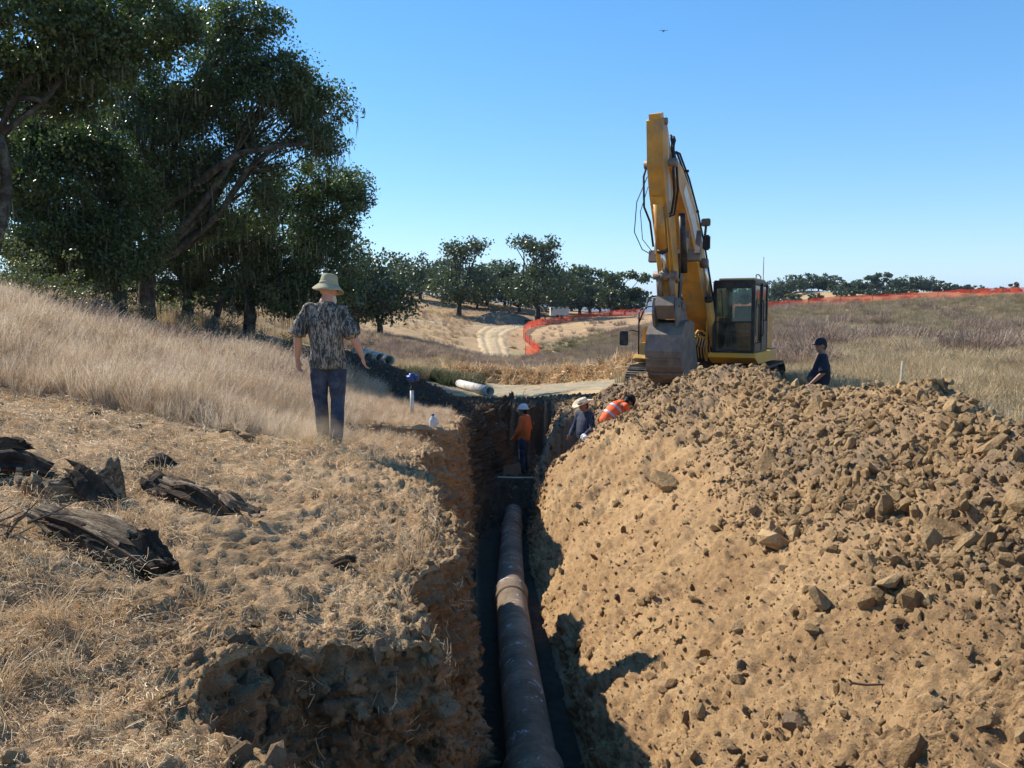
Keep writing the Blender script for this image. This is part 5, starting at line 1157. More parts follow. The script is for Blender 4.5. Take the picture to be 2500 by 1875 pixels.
# tracks
for s_ in (-1, 1):
    yc = s_*1.2; mb = MB(); mb.prism([(-1.75, .28), (1.75, .28), (1.95, .5), (1.7, .72), (-1.7, .72), (-1.95, .5)], yc-.17, yc+.17)
    tk = part(mb, 'track', M_track)
    for x_ in (-1.75, 1.75): MB().tube([(x_, yc-.2, .48), (x_, yc+.2, .48)], .36, 20).build('wheel', M_track, tk, True)
    for x_ in np.linspace(-1.3, 1.3, 7): MB().tube([(x_, yc-.22, .2), (x_, yc+.22, .2)], .1, 12).build('roller', M_track, tk, True)
    # shoes round the loop
    per = [(-1.75, .05)] ; pts = []
    L1 = 3.5; rad = .44; tot = 2*L1+2*math.pi*rad; N = 46; sh = MB(); sh.bbox((0, 0, 0), (.20, .72, .05), .008); sh.box((-.05, 0, .035), (.018, .70, .04)); sh.box((.04, 0, .03), (.014, .70, .03)); shm = sh.mesh('track_shoe', M_track)
    for i in range(N):
        d_ = i*tot/N
        if d_ < L1: x_, z_, a_ = -L1/2+d_, .48+rad, 0
        elif d_ < L1+math.pi*rad: t_ = (d_-L1)/rad; x_, z_, a_ = L1/2+rad*math.sin(t_), .48+rad*math.cos(t_), t_
        elif d_ < 2*L1+math.pi*rad: x_, z_, a_ = L1/2-(d_-L1-math.pi*rad), .48-rad, math.pi
        else: t_ = (d_-2*L1-math.pi*rad)/rad; x_, z_, a_ = -L1/2-rad*math.sin(t_), .48-rad*math.cos(t_), math.pi+t_
        c_ = link('track_shoe', shm, tk); c_.location = (x_, yc, z_); c_.rotation_euler = (0, a_, 0)
mb = MB(); mb.bbox((0, 0, .62), (1.7, 2.0, .35), .05); mb.tube([(0, 0, .7), (0, 0, 1.08)], .62, 28); part(mb, 'undercarriage', M_track)
# upper works
mb = MB(); mb.bbox((-.55, 0, 1.18), (3.6, 2.5, .22), .03); part(mb, 'deck', M_blk)
mb = MB(); mb.prism([(-.75, 1.06), (1.55, 1.06), (1.98, 1.22), (1.98, 1.32), (-.75, 1.32)], .42, 1.50); part(mb, 'cab_sill', M_yel2)
mb = MB(); mb.bbox((-.75, .98, 1.80), (.9, .72, .9), .06); part(mb, 'side_cover', M_yel)
mb = MB(); mb.bbox((-1.45, -.2, 1.85), (1.3, 1.9, 1.0), .08); part(mb, 'engine_hood', M_yel)
mb = MB(); mb.prism([(-2.3, 1.15), (-2.75, 1.35), (-2.85, 2.0), (-2.6, 2.3), (-2.2, 2.3), (-2.2, 1.15)], -1.25, 1.05); part(mb, 'counterweight', M_yel)
for (c_, s3, mt, nm) in (((.55, -1.14, 1.62), (1.3, .60, .62), M_yel2, 'tool_box'), ((-.35, -1.14, 1.78), (.7, .58, .98), M_yel2, 'fuel_tank'), ((1.32, -1.14, 1.34), (.55, .56, .34), M_yel2, 'step_box')):
    mb = MB(); mb.bbox(c_, s3, .04); part(mb, nm, mt)
mb = MB(); mb.prism([(.2, 1.22), (1.60, 1.22), (1.72, 1.12), (1.45, 1.02), (.2, 1.02)], -1.52, -.82); part(mb, 'side_skirt', M_yel2)
mb = MB()
for q in (((1.604, -1.13, 1.36), (.01, .20, .018)), ((1.604, -1.13, 1.24), (.01, .20, .018)), ((1.604, -1.22, 1.30), (.01, .018, .12)), ((1.604, -1.04, 1.30), (.01, .018, .12))): MB().box(*q).build('emblem_bar', M_blk, ex)
# handrails and mirror on the right front corner
def rail(pts, r_=.02, name='handrail', mat=M_blk): return part(MB().tube(pts, r_, 8), name, mat, ex, True)
rail([(1.55, -1.42, 1.2), (1.55, -1.42, 2.25), (1.50, -1.40, 2.33), (1.35, -1.30, 2.36), (1.30, -1.28, 2.60), (1.25, -1.20, 2.66), (1.1, -1.05, 2.68), (1.05, -1.02, 2.6), (1.05, -1.0, 1.9)])
rail([(1.55, -1.42, 2.0), (1.50, -1.30, 2.35), (1.5, -1.25, 2.4), (1.4, -1.0, 2.42), (1.38, -.96, 1.6)])
rail([(.9, -.95, 1.9), (.9, -.95, 2.85), (.9, -.9, 2.92), (.9, -.72, 2.92), (.9, -.68, 2.85), (.9, -.68, 1.9)])
rail([(.2, -1.35, 2.2), (.2, -1.35, 2.75), (.1, -1.3, 2.8), (-.6, -1.3, 2.8), (-.65, -1.3, 2.7), (-.65, -1.3, 2.2)])
mb = MB(); mb.tube([(1.55, -1.42, 1.78), (1.62, -1.55, 1.82), (1.66, -1.66, 1.80)], .014, 6); mr = part(mb, 'mirror_arm', M_blk)
mb = MB(); mb.bbox((1.68, -1.76, 1.62), (.06, .22, .36), .02); mb.build('mirror', M_blk, mr)
# small grab yoke by the boom foot
rail([(1.62, .30, 1.1), (1.62, .30, 2.15), (1.60, .30, 2.2)], .03, 'guard_rail', M_yel2)
rail([(1.62, .30, 1.72), (1.62, .20, 1.82), (1.62, .08, 1.82), (1.62, .02, 1.72), (1.62, -.02, 1.68), (1.62, .30, 1.66)], .03, 'guard_rail', M_yel2)
# cab
x0, x1, y0, y1, z0, z1 = .22, 1.94, .50, 1.46, 1.32, 2.98
cab = part(MB().bbox(((x0+x1)/2, (y0+y1)/2, z0+.02), (x1-x0, y1-y0, .06), .01), 'cab', M_blk)
def cp(mb, nm, mt, sm=False): return mb.build(nm, mt, cab, sm)
for (xx, yy, w_) in ((x1-.05, y0+.04, .09), (x1-.05, y1-.04, .09), (x0+.06, y0+.05, .12), (x0+.06, y1-.05, .12), (x0+.80, y1-.03, .10)):
    cp(MB().bbox((xx, yy, (z0+z1)/2), (w_, w_*.9, z1-z0-.06), .015), 'pillar', M_blk)
cp(MB().bbox(((x0+x1)/2-.02, (y0+y1)/2, z1-.02), (x1-x0+.04, y1-y0+.02, .09), .03), 'roof', M_blk)
cp(MB().bbox(((x0+x1)/2-.1, (y0+y1)/2, z1+.05), (x1-x0-.25, y1-y0-.12, .06), .025), 'roof_panel', M_roof)
cp(MB().bbox((x1-.03, (y0+y1)/2, z1-.10), (.08, y1-y0-.12, .13), .02), 'header', M_blk)
cp(MB().bbox((x1-.03, (y0+y1)/2, z0+.72), (.05, y1-y0-.14, .035), .01), 'crossbar', M_blk)
cp(MB().box((x0+.05, (y0+y1)/2, z0+.42), (.05, y1-y0-.14, .80)), 'rear_panel', M_blk)
cp(MB().box((x0+.45, y1-.02, z0+.38), (.62, .04, .72)), 'door_panel', M_blk); cp(MB().box((x0+1.22, y1-.02, z0+.12), (.72, .04, .20)), 'door_panel', M_blk)
cp(MB().box(((x0+x1)/2-.3, y0+.02, z0+.42), (1.0, .04, .80)), 'inner_panel', M_blk)
for (pts) in (([(x1-.02, y0+.08, z0+.74), (x1-.02, y1-.08, z0+.74), (x1-.04, y1-.08, z1-.14), (x1-.04, y0+.08, z1-.14)]), ([(x1-.02, y0+.08, z0+.06), (x1-.02, y1-.08, z0+.06), (x1-.02, y1-.08, z0+.70), (x1-.02, y0+.08, z0+.70)]),
        ([(x0+.06, y0+.1, z0+.84), (x0+.06, y1-.1, z0+.84), (x0+.06, y1-.1, z1-.1), (x0+.06, y0+.1, z1-.1)]), ([(x0+.14, y1-.02, z0+.76), (x0+.72, y1-.02, z0+.76), (x0+.72, y1-.02, z1-.1), (x0+.14, y1-.02, z1-.1)]),
        ([(x0+.88, y1-.02, z0+.24), (x1-.12, y1-.02, z0+.24), (x1-.12, y1-.02, z1-.1), (x0+.88, y1-.02, z1-.1)]), ([(x0+.14, y0+.02, z0+.84), (x1-.12, y0+.02, z0+.84), (x1-.12, y0+.02, z1-.1), (x0+.14, y0+.02, z1-.1)])):
    d_ = Vector((.008, 0, 0)) if abs(pts[0][0]-pts[1][0]) < .01 and pts[0][1] != pts[1][1] else Vector((0, .008, 0)); A_ = [Vector(q) for q in pts]
    cp(MB().add(A_+[q-d_ for q in A_], [(0, 1, 2, 3), (7, 6, 5, 4), (0, 4, 5, 1), (1, 5, 6, 2), (2, 6, 7, 3), (3, 7, 4, 0)]), 'window', M_glass)
cp(MB().bbox((x0+.72, .98, z0+.45), (.46, .46, .14), .04), 'seat_cushion', M_seat, True); mb = MB(); mb.prism([(x0+.42, z0+.42), (x0+.58, z0+.42), (x0+.50, z0+1.10), (x0+.36, z0+1.08)], .76, 1.20); cp(mb, 'seat_back', M_seat)
cp(MB().bbox((x0+.42, .98, z0+1.26), (.12, .28, .24), .05), 'headrest', M_seat, True)
for yy in (.66, 1.28): cp(MB().bbox((x0+.85, yy, z0+.55), (.42, .12, .22), .03), 'console', M_seat); cp(MB().tube([(x0+1.0, yy, z0+.6), (x0+1.04, yy, z0+.86)], .02, 8), 'control_lever', M_seat)
cp(MB().tube([(x1-.0, y0+.25, z0+.78), (x1+.01, y0+.2, z0+1.45)], .012, 6), 'wiper', M_blk)
rail([(1.75, 1.50, 1.6), (1.78, 1.53, 1.65), (1.78, 1.53, 2.4), (1.75, 1.50, 2.45)], .014, 'grab_handle'); rail([(1.2, 1.50, 1.7), (1.2, 1.53, 1.75), (1.2, 1.53, 2.5), (1.2, 1.50, 2.55)], .014, 'grab_handle')
rail([(.35, 1.35, 3.05), (.35, 1.35, 3.62)], .008, 'antenna'); rail([(.9, 1.28, 3.06), (.9, 1.28, 3.16), (.6, 1.28, 3.18), (.3, 1.28, 3.14), (.3, 1.28, 3.06)], .014, 'roof_rail', M_steel)
# boom
BY = .12
def band(center, half):   # outline from a centre line with half depths
    top = []; bot = []; n_ = len(center)
    for i, (p_, h_) in enumerate(zip(center, half)):
        a_ = Vector(center[max(0, i-1)]); b_ = Vector(center[min(n_-1, i+1)]); d_ = (b_-a_).normalized(); nn_ = Vector((-d_.y, d_.x)); p_ = Vector(p_)
        top.append(tuple(p_+nn_*h_)); bot.append(tuple(p_-nn_*h_))
    return top+bot[::-1]
bc = [(.45, 1.55), (1.05, 1.95), (1.70, 2.48), (2.3, 3.12), (3.0, 3.92), (3.7, 4.58), (4.4, 5.02), (4.98, 5.26)]; bh = [.17, .25, .31, .35, .34, .30, .24, .16]
boom = part(MB().prism(band(bc, bh), BY-.25, BY+.25), 'boom', M_yel)
for s_ in (-1, 1): MB().prism(band([(2.7, 3.58), (3.3, 4.22), (4.1, 4.84)], [.17, .16, .12]), BY+s_*.255-.004, BY+s_*.255+.004).build('decal_panel', M_grey, boom)
for (x_, z_) in ((.45, 1.55), (4.98, 5.22), (2.55, 3.40)): MB().tube([(x_, BY-.33, z_), (x_, BY+.33, z_)], .09, 14).build('pin', M_steel, boom, True)
MB().bbox((.75, BY, 1.48), (1.1, .60, .75), .05).build('boom_mount', M_yel2, boom)
# boom cylinders and hydraulic lines
def cyl(p0, p1, r_, frac=.6):
    a_, b_ = Vector(p0), Vector(p1); c_ = a_.lerp(b_, frac); bd = part(MB().tube([a_, c_], r_, 16), 'cylinder_barrel', M_yel, ex, True)
    MB().tube([c_, c_+(b_-a_).normalized()*.07], r_*1.12, 16).build('gland', M_blk, bd, True); MB().tube([c_, b_], r_*.55, 12).build('rod', M_chrome, bd, True)
    MB().tube([b_+Vector((0, -.07, 0)), b_+Vector((0, .07, 0))], r_*1.1, 12).build('rod_eye', M_steel, bd, True); return bd
for s_ in (-1, 1): cyl((1.45, BY+s_*.34, 1.30), (2.62, BY+s_*.34, 3.36), .095)
cyl((2.35, BY, 3.86), (5.06, BY, 5.98), .10, .55)
part(MB().bbox((2.35, BY, 3.72), (.36, .24, .3), .02), 'cylinder_bracket', M_yel)
for k_, yy in enumerate((BY+.20, BY+.15, BY-.18)):
    part(MB().tube([(1.2, yy+.06, 2.35), (1.7, yy+.06, 2.98), (2.3, yy+.06, 3.75), (3.0, yy+.05, 4.50), (3.7, yy+.04, 5.08), (4.4, yy+.02, 5.50), (4.6, yy, 5.50)], .022, 7), 'hydraulic_line', M_hose, ex, True)
for (x_, z_) in ((2.0, 3.34), (3.0, 4.48), (3.9, 5.22)): part(MB().box((x_, BY+.2, z_), (.07, .16, .05)), 'line_clamp', M_hose)
WX, WZ = 1.15, -.05; wl = part(MB().bbox((1.52+WX, BY+.36, 4.32+WZ), (.10, .20, .17), .02), 'work_light', M_steel); MB().tube([(1.5+WX, BY+.34, 4.0+WZ), (1.5+WX, BY+.36, 4.25+WZ)], .03, 6).build('light_bracket', M_blk, wl); MB().bbox((1.42+WX, BY+.36, 3.88+WZ), (.12, .16, .34), .03).build('light_mount', M_blk, wl)
part(MB().tube([(4.6, BY+.10, 5.45), (4.55, BY+.16, 5.75), (4.85, BY+.22, 5.75), (5.0, BY+.26, 5.2), (4.95, BY+.28, 4.6), (4.85, BY+.20, 4.25), (4.9, BY+.06, 4.18)], .026, 8), 'hose', M_hose, ex, True)
part(MB().tube([(4.5, BY+.06, 5.45), (4.5, BY+.10, 5.82), (4.8, BY+.14, 5.8), (4.9, BY+.30, 5.2), (4.86, BY+.33, 4.7), (4.8, BY+.24, 4.22), (4.95, BY+.1, 4.15)], .024, 8), 'hose', M_hose, ex, True)
part(MB().tube([(4.45, BY-.1, 5.40), (4.75, BY-.28, 5.5), (4.95, BY-.36, 5.0), (4.9, BY-.36, 4.4), (4.8, BY-.26, 4.1), (4.75, BY-.2, 3.6)], .022, 8), 'hose', M_hose, ex, True)
part(MB().tube([(4.9, BY-.30, 5.0), (4.95, BY-.50, 4.5), (4.9, BY-.56, 3.9), (4.8, BY-.42, 3.55), (4.75, BY-.25, 3.45)], .010, 6), 'hose', M_hose, ex, True)
part(MB().tube([(4.9, BY-.28, 4.8), (4.95, BY-.42, 4.3), (4.85, BY-.40, 3.75), (4.75, BY-.22, 3.5)], .008, 6), 'hose', M_hose, ex, True)
# stick
sc_ = [(5.32, 6.02), (5.20, 5.70), (5.05, 5.20), (4.92, 4.70), (4.55, 3.8), (4.10, 2.52), (4.04, 2.36)]; shf = [.12, .21, .32, .29, .21, .15, .12]
stick = part(MB().prism(band(sc_, shf), BY-.165, BY+.165), 'stick', M_yel)
MB().box((5.32, BY, 6.05), (.20, .24, .16), (0, .3, 0)).build('stick_end', M_yel2, stick); MB().tube([(5.25, BY-.2, 5.98), (5.25, BY+.2, 5.98)], .07, 12).build('pin', M_steel, stick, True)
for s_ in (-1, 1): MB().prism([(5.12, 5.75), (5.02, 5.72), (4.80, 4.5), (4.95, 4.45)], BY+s_*.169-.003, BY+s_*.169+.003).build('decal_panel', M_grey, stick)
bd = cyl((5.14, BY, 4.42), (4.56, BY, 3.02), .10, .62)
MB().box((5.12, BY, 4.46), (.16, .22, .20), (0, .3, 0)).build('cylinder_bracket', M_yel, bd)
for s_ in (-1, 1):
    part(MB().tube([(4.56, BY+s_*.17, 3.02), (4.26, BY+s_*.17, 2.92)], .065, 8), 'link_arm', M_steel, ex, True)
    part(MB().tube([(4.56, BY+s_*.13, 3.02), (4.42, BY+s_*.13, 2.52)], .07, 8), 'link_arm', M_steel, ex, True)
    part(MB().tube([(5.02, BY+s_*.12, 4.4), (4.74, BY+s_*.13, 3.4), (4.62, BY+s_*.12, 3.05)], .014, 6), 'hydraulic_line', M_yel2, ex, True)
part(MB().tube([(4.56, BY-.24, 3.02), (4.56, BY+.24, 3.02)], .085, 14), 'pin', M_steel, ex, True)
# quick coupler and bucket
cpl = part(MB().prism([(3.82, 2.50), (4.50, 2.60), (4.60, 2.40), (4.42, 2.12), (3.85, 2.12)], BY-.20, BY+.20), 'quick_coupler', M_steel)
MB().tube([(4.04, BY-.28, 2.38), (4.04, BY+.28, 2.38)], .10, 14).build('pin', M_steel, cpl, True); MB().tube([(4.43, BY-.28, 2.46), (4.43, BY+.28, 2.46)], .10, 14).build('pin', M_steel, cpl, True)
bk_out = [(4.02, 2.02), (4.40, 2.10), (4.78, 2.04), (5.00, 1.80), (5.06, 1.45), (4.98, 1.12), (4.76, .86), (4.42, .74), (4.02, .76), (3.62, .96)]
inn = [(4.05, 1.96), (4.40, 2.04), (4.73, 1.98), (4.93, 1.76), (4.98, 1.45), (4.91, 1.16), (4.71, .93), (4.42, .82), (4.04, .84), (3.66, 1.01)]
BX = -.42; bk_out = [(x_+BX, z_) for x_, z_ in bk_out]; inn = [(x_+BX, z_) for x_, z_ in inn]; BW = .385; V = []; n_ = len(bk_out)
for yy in (BY-BW, BY+BW):
    for q in bk_out: V.append((q[0], yy, q[1]))
    for q in inn: V.append((q[0], yy, q[1]))
F = []
for i in range(n_-1):
    F += [(i, i+1, 2*n_+i+1, 2*n_+i), (n_+i+1, n_+i, 3*n_+i, 3*n_+i+1), (i+1, i, n_+i, n_+i+1), (2*n_+i, 2*n_+i+1, 3*n_+i+1, 3*n_+i)]
F += [(0, 2*n_, 3*n_, n_), (n_-1, 2*n_-1, 4*n_-1, 3*n_-1)]
bucket = part(MB().add(V, F), 'bucket', M_steel)
for s_ in (-1, 1):
    yy = BY+s_*(BW-.02); MB().prism(inn, yy-.025, yy+.025).build('side_plate', M_steel, bucket)
    MB().prism([(x_+BX, z_) for x_, z_ in [(4.1, 2.0), (4.9, 1.96), (5.0, 2.2), (4.94, 2.56), (4.76, 2.56), (4.62, 2.3), (4.54, 2.48), (4.36, 2.46)]], BY+s_*.24-.025, BY+s_*.24+.025).build('bucket_ear', M_steel, bucket)
for x_, z_ in ((5.03, 1.28), (4.88, .97)): MB().box((x_+BX, BY, z_), (.03, .74, .05), (0, .5, 0)).build('wear_strip', M_steel, bucket)
for k_ in range(5): MB().prism([(3.70+BX, .90), (3.66+BX, 1.08), (3.34+BX, 1.14)], BY-.32+.16*k_-.035, BY-.32+.16*k_+.035).build('tooth', M_steel, bucket)
# thumb folded against the back of the stick
th_ = part(MB().box((3.93, BY+.02, 3.46), (.12, 1.12, .24), (0, -.25, 0)), 'thumb', M_steel)
for s_ in (-.16, .16): MB().prism([(4.02, 2.45), (4.18, 2.5), (4.06, 3.5), (3.88, 3.5)], BY+s_-.04, BY+s_+.04).build('thumb_arm', M_blk, th_)
for yy in (-.36, .26, .52): MB().prism([(3.84, 3.5), (4.02, 3.5), (3.96, 3.66), (3.85, 3.98)], BY+yy-.06, BY+yy+.05).build('thumb_tine', M_steel, th_)
part(MB().tube([(3.95, BY+.24, 3.1), (4.3, BY+.26, 4.3)], .07, 10), 'thumb_cylinder', M_blk, ex, True)
part(MB().bbox((1.25, BY-.55, 1.35), (.5, .35, .45), .04), 'valve_block', M_hose)
for k_ in range(6): part(MB().tube([(1.55, BY+.30-.07*k_, 1.1), (1.62, BY+.28-.07*k_, 1.4), (1.45, BY+.26-.06*k_, 1.75), (1.0, BY+.2-.05*k_, 2.0)], .022, 6), 'hose', M_hose, ex, True)
# ------------------------------------------------------------------ people (x right, y forward, z up, metres at height 1.78)
M_skin = simple('skin', (.46, .25, .17), .55, 0, .12, 6, .35); M_skin2 = simple('tanned_skin', (.27, .145, .095), .55, 0, .12, 6, .35)
M_hair = simple('dark_hair', (.02, .015, .012), .7, 0, .3, 30); M_beard = simple('grey_beard', (.55, .50, .44), .8, 0, .2, 40, bumpd=.004)
m, n, b, o = new_mat('camouflage_cloth'); v = coord(n, 'Object', (1, 1, .45)); v2 = coord(n, 'Object', (1.6, 1.6, .32))
a1 = nz(n, 13, 6, .7, v, 1.6); a2 = nz(n, 24, 6, .75, v2, 1.0); a3 = nz(n, 6, 4, .6, v, 2.2)
c = ramp(n, a1, [(.38, (.045, .045, .04)), (.47, (.16, .145, .12)), (.53, (.30, .28, .24)), (.62, (.20, .165, .13))])
c = mix(n, ramp(n, a2, [(.47, (1, 1, 1)), (.55, (0, 0, 0))]), c, (.03, .03, .028)); c = mix(n, ramp(n, a3, [(.60, (0, 0, 0)), (.66, (.8, .8, .8))]), c, (.36, .32, .26))
c = mix(n, ramp(n, nz(n, 26, 5, .7, v2, .5), [(.58, (0, 0, 0)), (.64, (.8, .8, .8))]), c, (.40, .39, .35))
n.links.new(c, b.inputs['Base Color']); b.inputs['Roughness'].default_value = .9; M_camo = m
M_jean = simple('blue_jeans', (.030, .042, .070), .85, 0, .35, 7, .2, dirt=(.08, .10, .14)); M_boot = simple('dusty_boot', (.12, .08, .05), .8, 0, .3, 8, dirt=(.36, .26, .16))
M_khaki = simple('hat_cotton', (.36, .33, .22), .9, 0, .10, 9, .15, bumpd=.002); M_strawhat = simple('straw_hat', (.60, .50, .36), .8, 0, .15, 30, .2, bumpd=.003)
M_navy = simple('navy_cloth', (.016, .020, .034), .9, 0, .3, 8); M_navyst = None
m, n, b, o = new_mat('dark_striped_shirt'); v = coord(n)
wv = n.nodes.new('ShaderNodeTexWave'); wv.inputs['Scale'].default_value = 9; wv.bands_direction = 'X'; n.links.new(v, wv.inputs[0])
n.links.new(ramp(n, wv.outputs[1], [(.3, (.022, .026, .045)), (.8, (.075, .085, .125))]), b.inputs['Base Color']); b.inputs['Roughness'].default_value = .9; M_navyst = m
M_orange = simple('orange_shirt', (.62, .14, .04), .9, 0, .12, 5, .2); M_hiviz = simple('hi_vis_orange', (.95, .14, .03), .7, 0, .08, 5, .3); M_refl = simple('reflective_tape', (.45, .45, .48), .4, .2, .1, 9)
M_capw = simple('white_cap', (.60, .61, .62), .8, 0, .1, 8); M_glove = simple('white_glove', (.70, .70, .66), .8, 0, .1, 8); M_short = simple('grey_shorts', (.17, .16, .15), .9, 0, .15, 8)

def capsule(mb, p0, p1, r0, r1, n_=12):
    p0, p1 = Vector(p0), Vector(p1); mb.ball(p0, r0, n_); mb.ball(p1, r1, n_); mb.tube([p0, p1], [r0, r1], n_)
def chain(mb, pts, rs, n_=12):
    for i in range(len(pts)-1): capsule(mb, pts[i], pts[i+1], rs[i], rs[i+1], n_)
def loft(mb, rings, n_=22):
    """rings = (centre, rx, ry[, yaw]) stacked along the body"""
    V = []
    for q in rings:
        c_, rx, ry = Vector(q[0]), q[1], q[2]; yw = q[3] if len(q) > 3 else 0; tl = q[4] if len(q) > 4 else 0
        for k_ in range(n_):
            an = 2*math.pi*k_/n_; x_ = rx*math.copysign(abs(math.cos(an))**.85, math.cos(an)); y_ = ry*math.copysign(abs(math.sin(an))**.85, math.sin(an))
            xr_, yr_ = x_*math.cos(yw)-y_*math.sin(yw), x_*math.sin(yw)+y_*math.cos(yw); V.append(c_+Vector((xr_, yr_, -yr_*math.sin(tl)) if tl else (xr_, yr_, 0)))
    m_ = len(rings); F = [(i*n_+k_, i*n_+(k_+1) % n_, (i+1)*n_+(k_+1) % n_, (i+1)*n_+k_) for i in range(m_-1) for k_ in range(n_)]
    F += [tuple(reversed(range(n_))), tuple((m_-1)*n_+k_ for k_ in range(n_))]; mb.add(V, F)
def hand(mb, wr, d_, side, curl=.5, s_=1.0):
    """palm, four unequal bent fingers and a thumb; d_ = direction the hand points, side = towards the thumb"""
    wr = Vector(wr); d_ = Vector(d_).normalized(); sd_ = Vector(side); sd_ = (sd_-d_*sd_.dot(d_)).normalized(); nn_ = d_.cross(sd_)
    for k_ in (-.022, 0, .022): capsule(mb, wr+sd_*k_*.7*s_, wr+(d_*.085+sd_*k_*1.2)*s_, .017*s_, .015*s_, 8)
    for k_, L in enumerate((.066, .076, .072, .056)):
        b0 = wr+(d_*.088+sd_*(.030-.020*k_))*s_; d1 = (d_+nn_*curl*.5).normalized(); d2 = (d_+nn_*curl*1.3).normalized(); d3 = (d_*.6+nn_*curl*2.0).normalized()
        p1 = b0+d1*L*.45*s_; p2 = p1+d2*L*.32*s_; p3 = p2+d3*L*.25*s_; chain(mb, [b0, p1, p2, p3], [.0095*s_, .009*s_, .008*s_, .007*s_], 7)
    t0 = wr+(d_*.03+sd_*.022)*s_; t1 = t0+(d_*.030+sd_*.030)*s_; t2 = t1+(d_*.034+sd_*.008+nn_*curl*.02)*s_; chain(mb, [t0, t1, t2], [.014*s_, .011*s_, .009*s_], 7)
def head(mb, c_, yaw=0, pitch=0, s_=1.0):
    M = Matrix.Rotation(yaw, 3, 'Z') @ Matrix.Rotation(pitch, 3, 'X'); c_ = Vector(c_); q = lambda x, y, z: c_+M @ Vector((x*s_, y*s_, z*s_))
    mb.ball(q(0, -.012, .025), (.078*s_, .098*s_, .098*s_), 18, M.to_euler()[:]); mb.ball(q(0, .018, -.045), (.060*s_, .068*s_, .068*s_), 14, M.to_euler()[:]); mb.ball(q(0, .045, -.085), (.034*s_, .030*s_, .026*s_), 10)
    capsule(mb, q(0, .085, .015), q(0, .108, -.022), .011*s_, .016*s_, 8); mb.ball(q(0, .082, .035), (.045*s_, .014*s_, .012*s_), 8); mb.ball(q(0, .080, -.060), (.024*s_, .012*s_, .008*s_), 8)
    for s2 in (-1, 1): mb.ball(q(s2*.080, -.012, -.010), (.011*s_, .020*s_, .032*s_), 8); mb.ball(q(s2*.04, .065, -.01), (.02*s_, .018*s_, .016*s_), 8)
    return q
def person(label, loc, rz, J, wear, hgt=1.78, vox=.0165):
    """J: joints; wear: clothing dict"""
    s_ = hgt/1.78; root = empty('person', loc, rz, s_); tag(root, label, 'person'); J = {k_: (Vector(v_) if isinstance(v_, (tuple, list)) else v_) for k_, v_ in J.items()}; T = J.get('torso'); big = J.get('belly', 0)
    skin = wear.get('skin', M_skin); mb = MB()
    q = head(mb, J['head'], J.get('hyaw', 0), J.get('hpitch', 0)); capsule(mb, J['head']+Vector((0, -.02, -.06)), J['neck'], .055, .062)
    P_, C_, N_ = J['pelvis'], J['chest'], J['neck']
    capsule(mb, P_, C_, .115, .13); capsule(mb, C_, N_+(C_-N_)*.25, .125, .08)
    for sd_ in 'LR':
        sh, el, wr = J['sh'+sd_], J['el'+sd_], J['wr'+sd_]; hp, kn, an = J['hip'+sd_], J['kn'+sd_], J['an'+sd_]; sg = -1 if sd_ == 'L' else 1
        capsule(mb, C_+Vector((0, 0, .04)), sh, .09, .055); chain(mb, [sh, el, el.lerp(wr, .35), wr], [.052, .042, .043, .027]); hd = J.get('hand'+sd_) or (wr-el).normalized()
        hand(mb, wr, hd, J.get('thumb'+sd_) or Vector((0, 1, 0)), J.get('curl'+sd_, .45))
        chain(mb, [hp, hp.lerp(kn, .35), kn, kn.lerp(an, .35), an], [.092, .082, .056, .055, .038]); capsule(mb, an, an+Vector((0, .12, -.045)).lerp(Vector((0, .12, -.04)), .5), .04, .035)
    body = solid(mb, 'body', skin, root, vox, 2)
    rg_ = np.random.default_rng(int(abs(loc[0]*100))); ph = rg_.random()*50
    def fold(amp, vert=1.0):
        def f_(co, nr):
            x, y, z = co[:, 0], co[:, 1], co[:, 2]; d_ = amp*(noise(x*7+ph, y*7, z*3.2)*1.6+noise(x*16+ph, y*16, z*6)*.7+.6*noise(x*3, y*3+ph, z*14)); return co+nr*d_[:, None]
        return f_
    # shirt
    t_ = wear['shirt']; mb = MB(); hem = t_.get('hem', P_+Vector((0, 0, -.10))); hem = Vector(hem); w_ = t_.get('w', 1.0); ty = J.get('yaw', 0)
    mid = P_.lerp(C_, .45); bl = Vector((0, big*.55, -.02))
    shw = (J['shR']-J['shL']).length/2
    rings = [(hem, .186*w_, .125+big*.45, ty), (hem.lerp(P_, .6)+bl*.5, .182*w_, .135+big*.6, ty), (P_.lerp(mid, .6)+bl, .170*w_, .135+big, ty), (mid+bl*.8, .168*w_, .133+big*.8, ty), (C_.lerp(mid, .4)+bl*.2, .178*w_, .135+big*.3, ty), (C_+Vector((0, 0, .03)), .185*w_, .128, ty), (C_.lerp(N_, .45), .165*w_, .108, ty), (C_.lerp(N_, .80), .105, .082, ty), (N_+Vector((0, 0, .005)), .068, .066, ty)]
    if t_.get('bent'): chain(mb, [P_, P_.lerp(C_, .5), C_, N_.lerp(C_, .35)], [.165, .170, .175, .13], 18)
    else: loft(mb, rings)
    sl = t_.get('sleeve', .62)
    for sd_ in 'LR':
        sh, el, wr = J['sh'+sd_], J['el'+sd_], J['wr'+sd_]; e_ = t_.get('flare', 1.0)
        sr = t_.get('sr', .074); capsule(mb, C_.lerp(N_, .5), sh, .085, sr)
        if sl <= 1: end = sh.lerp(el, sl); capsule(mb, sh, end, sr, sr*.97*e_); mb.tube([sh, end+(el-sh).normalized()*.05], [sr*.95, sr*1.03*e_], 14)
        else: chain(mb, [sh, el, el.lerp(wr, .5), wr], [.072, .060, .055, .044])
    so = solid(mb, 'shirt', t_['mat'], root, vox, 3, fold(t_.get('fold', .010)))
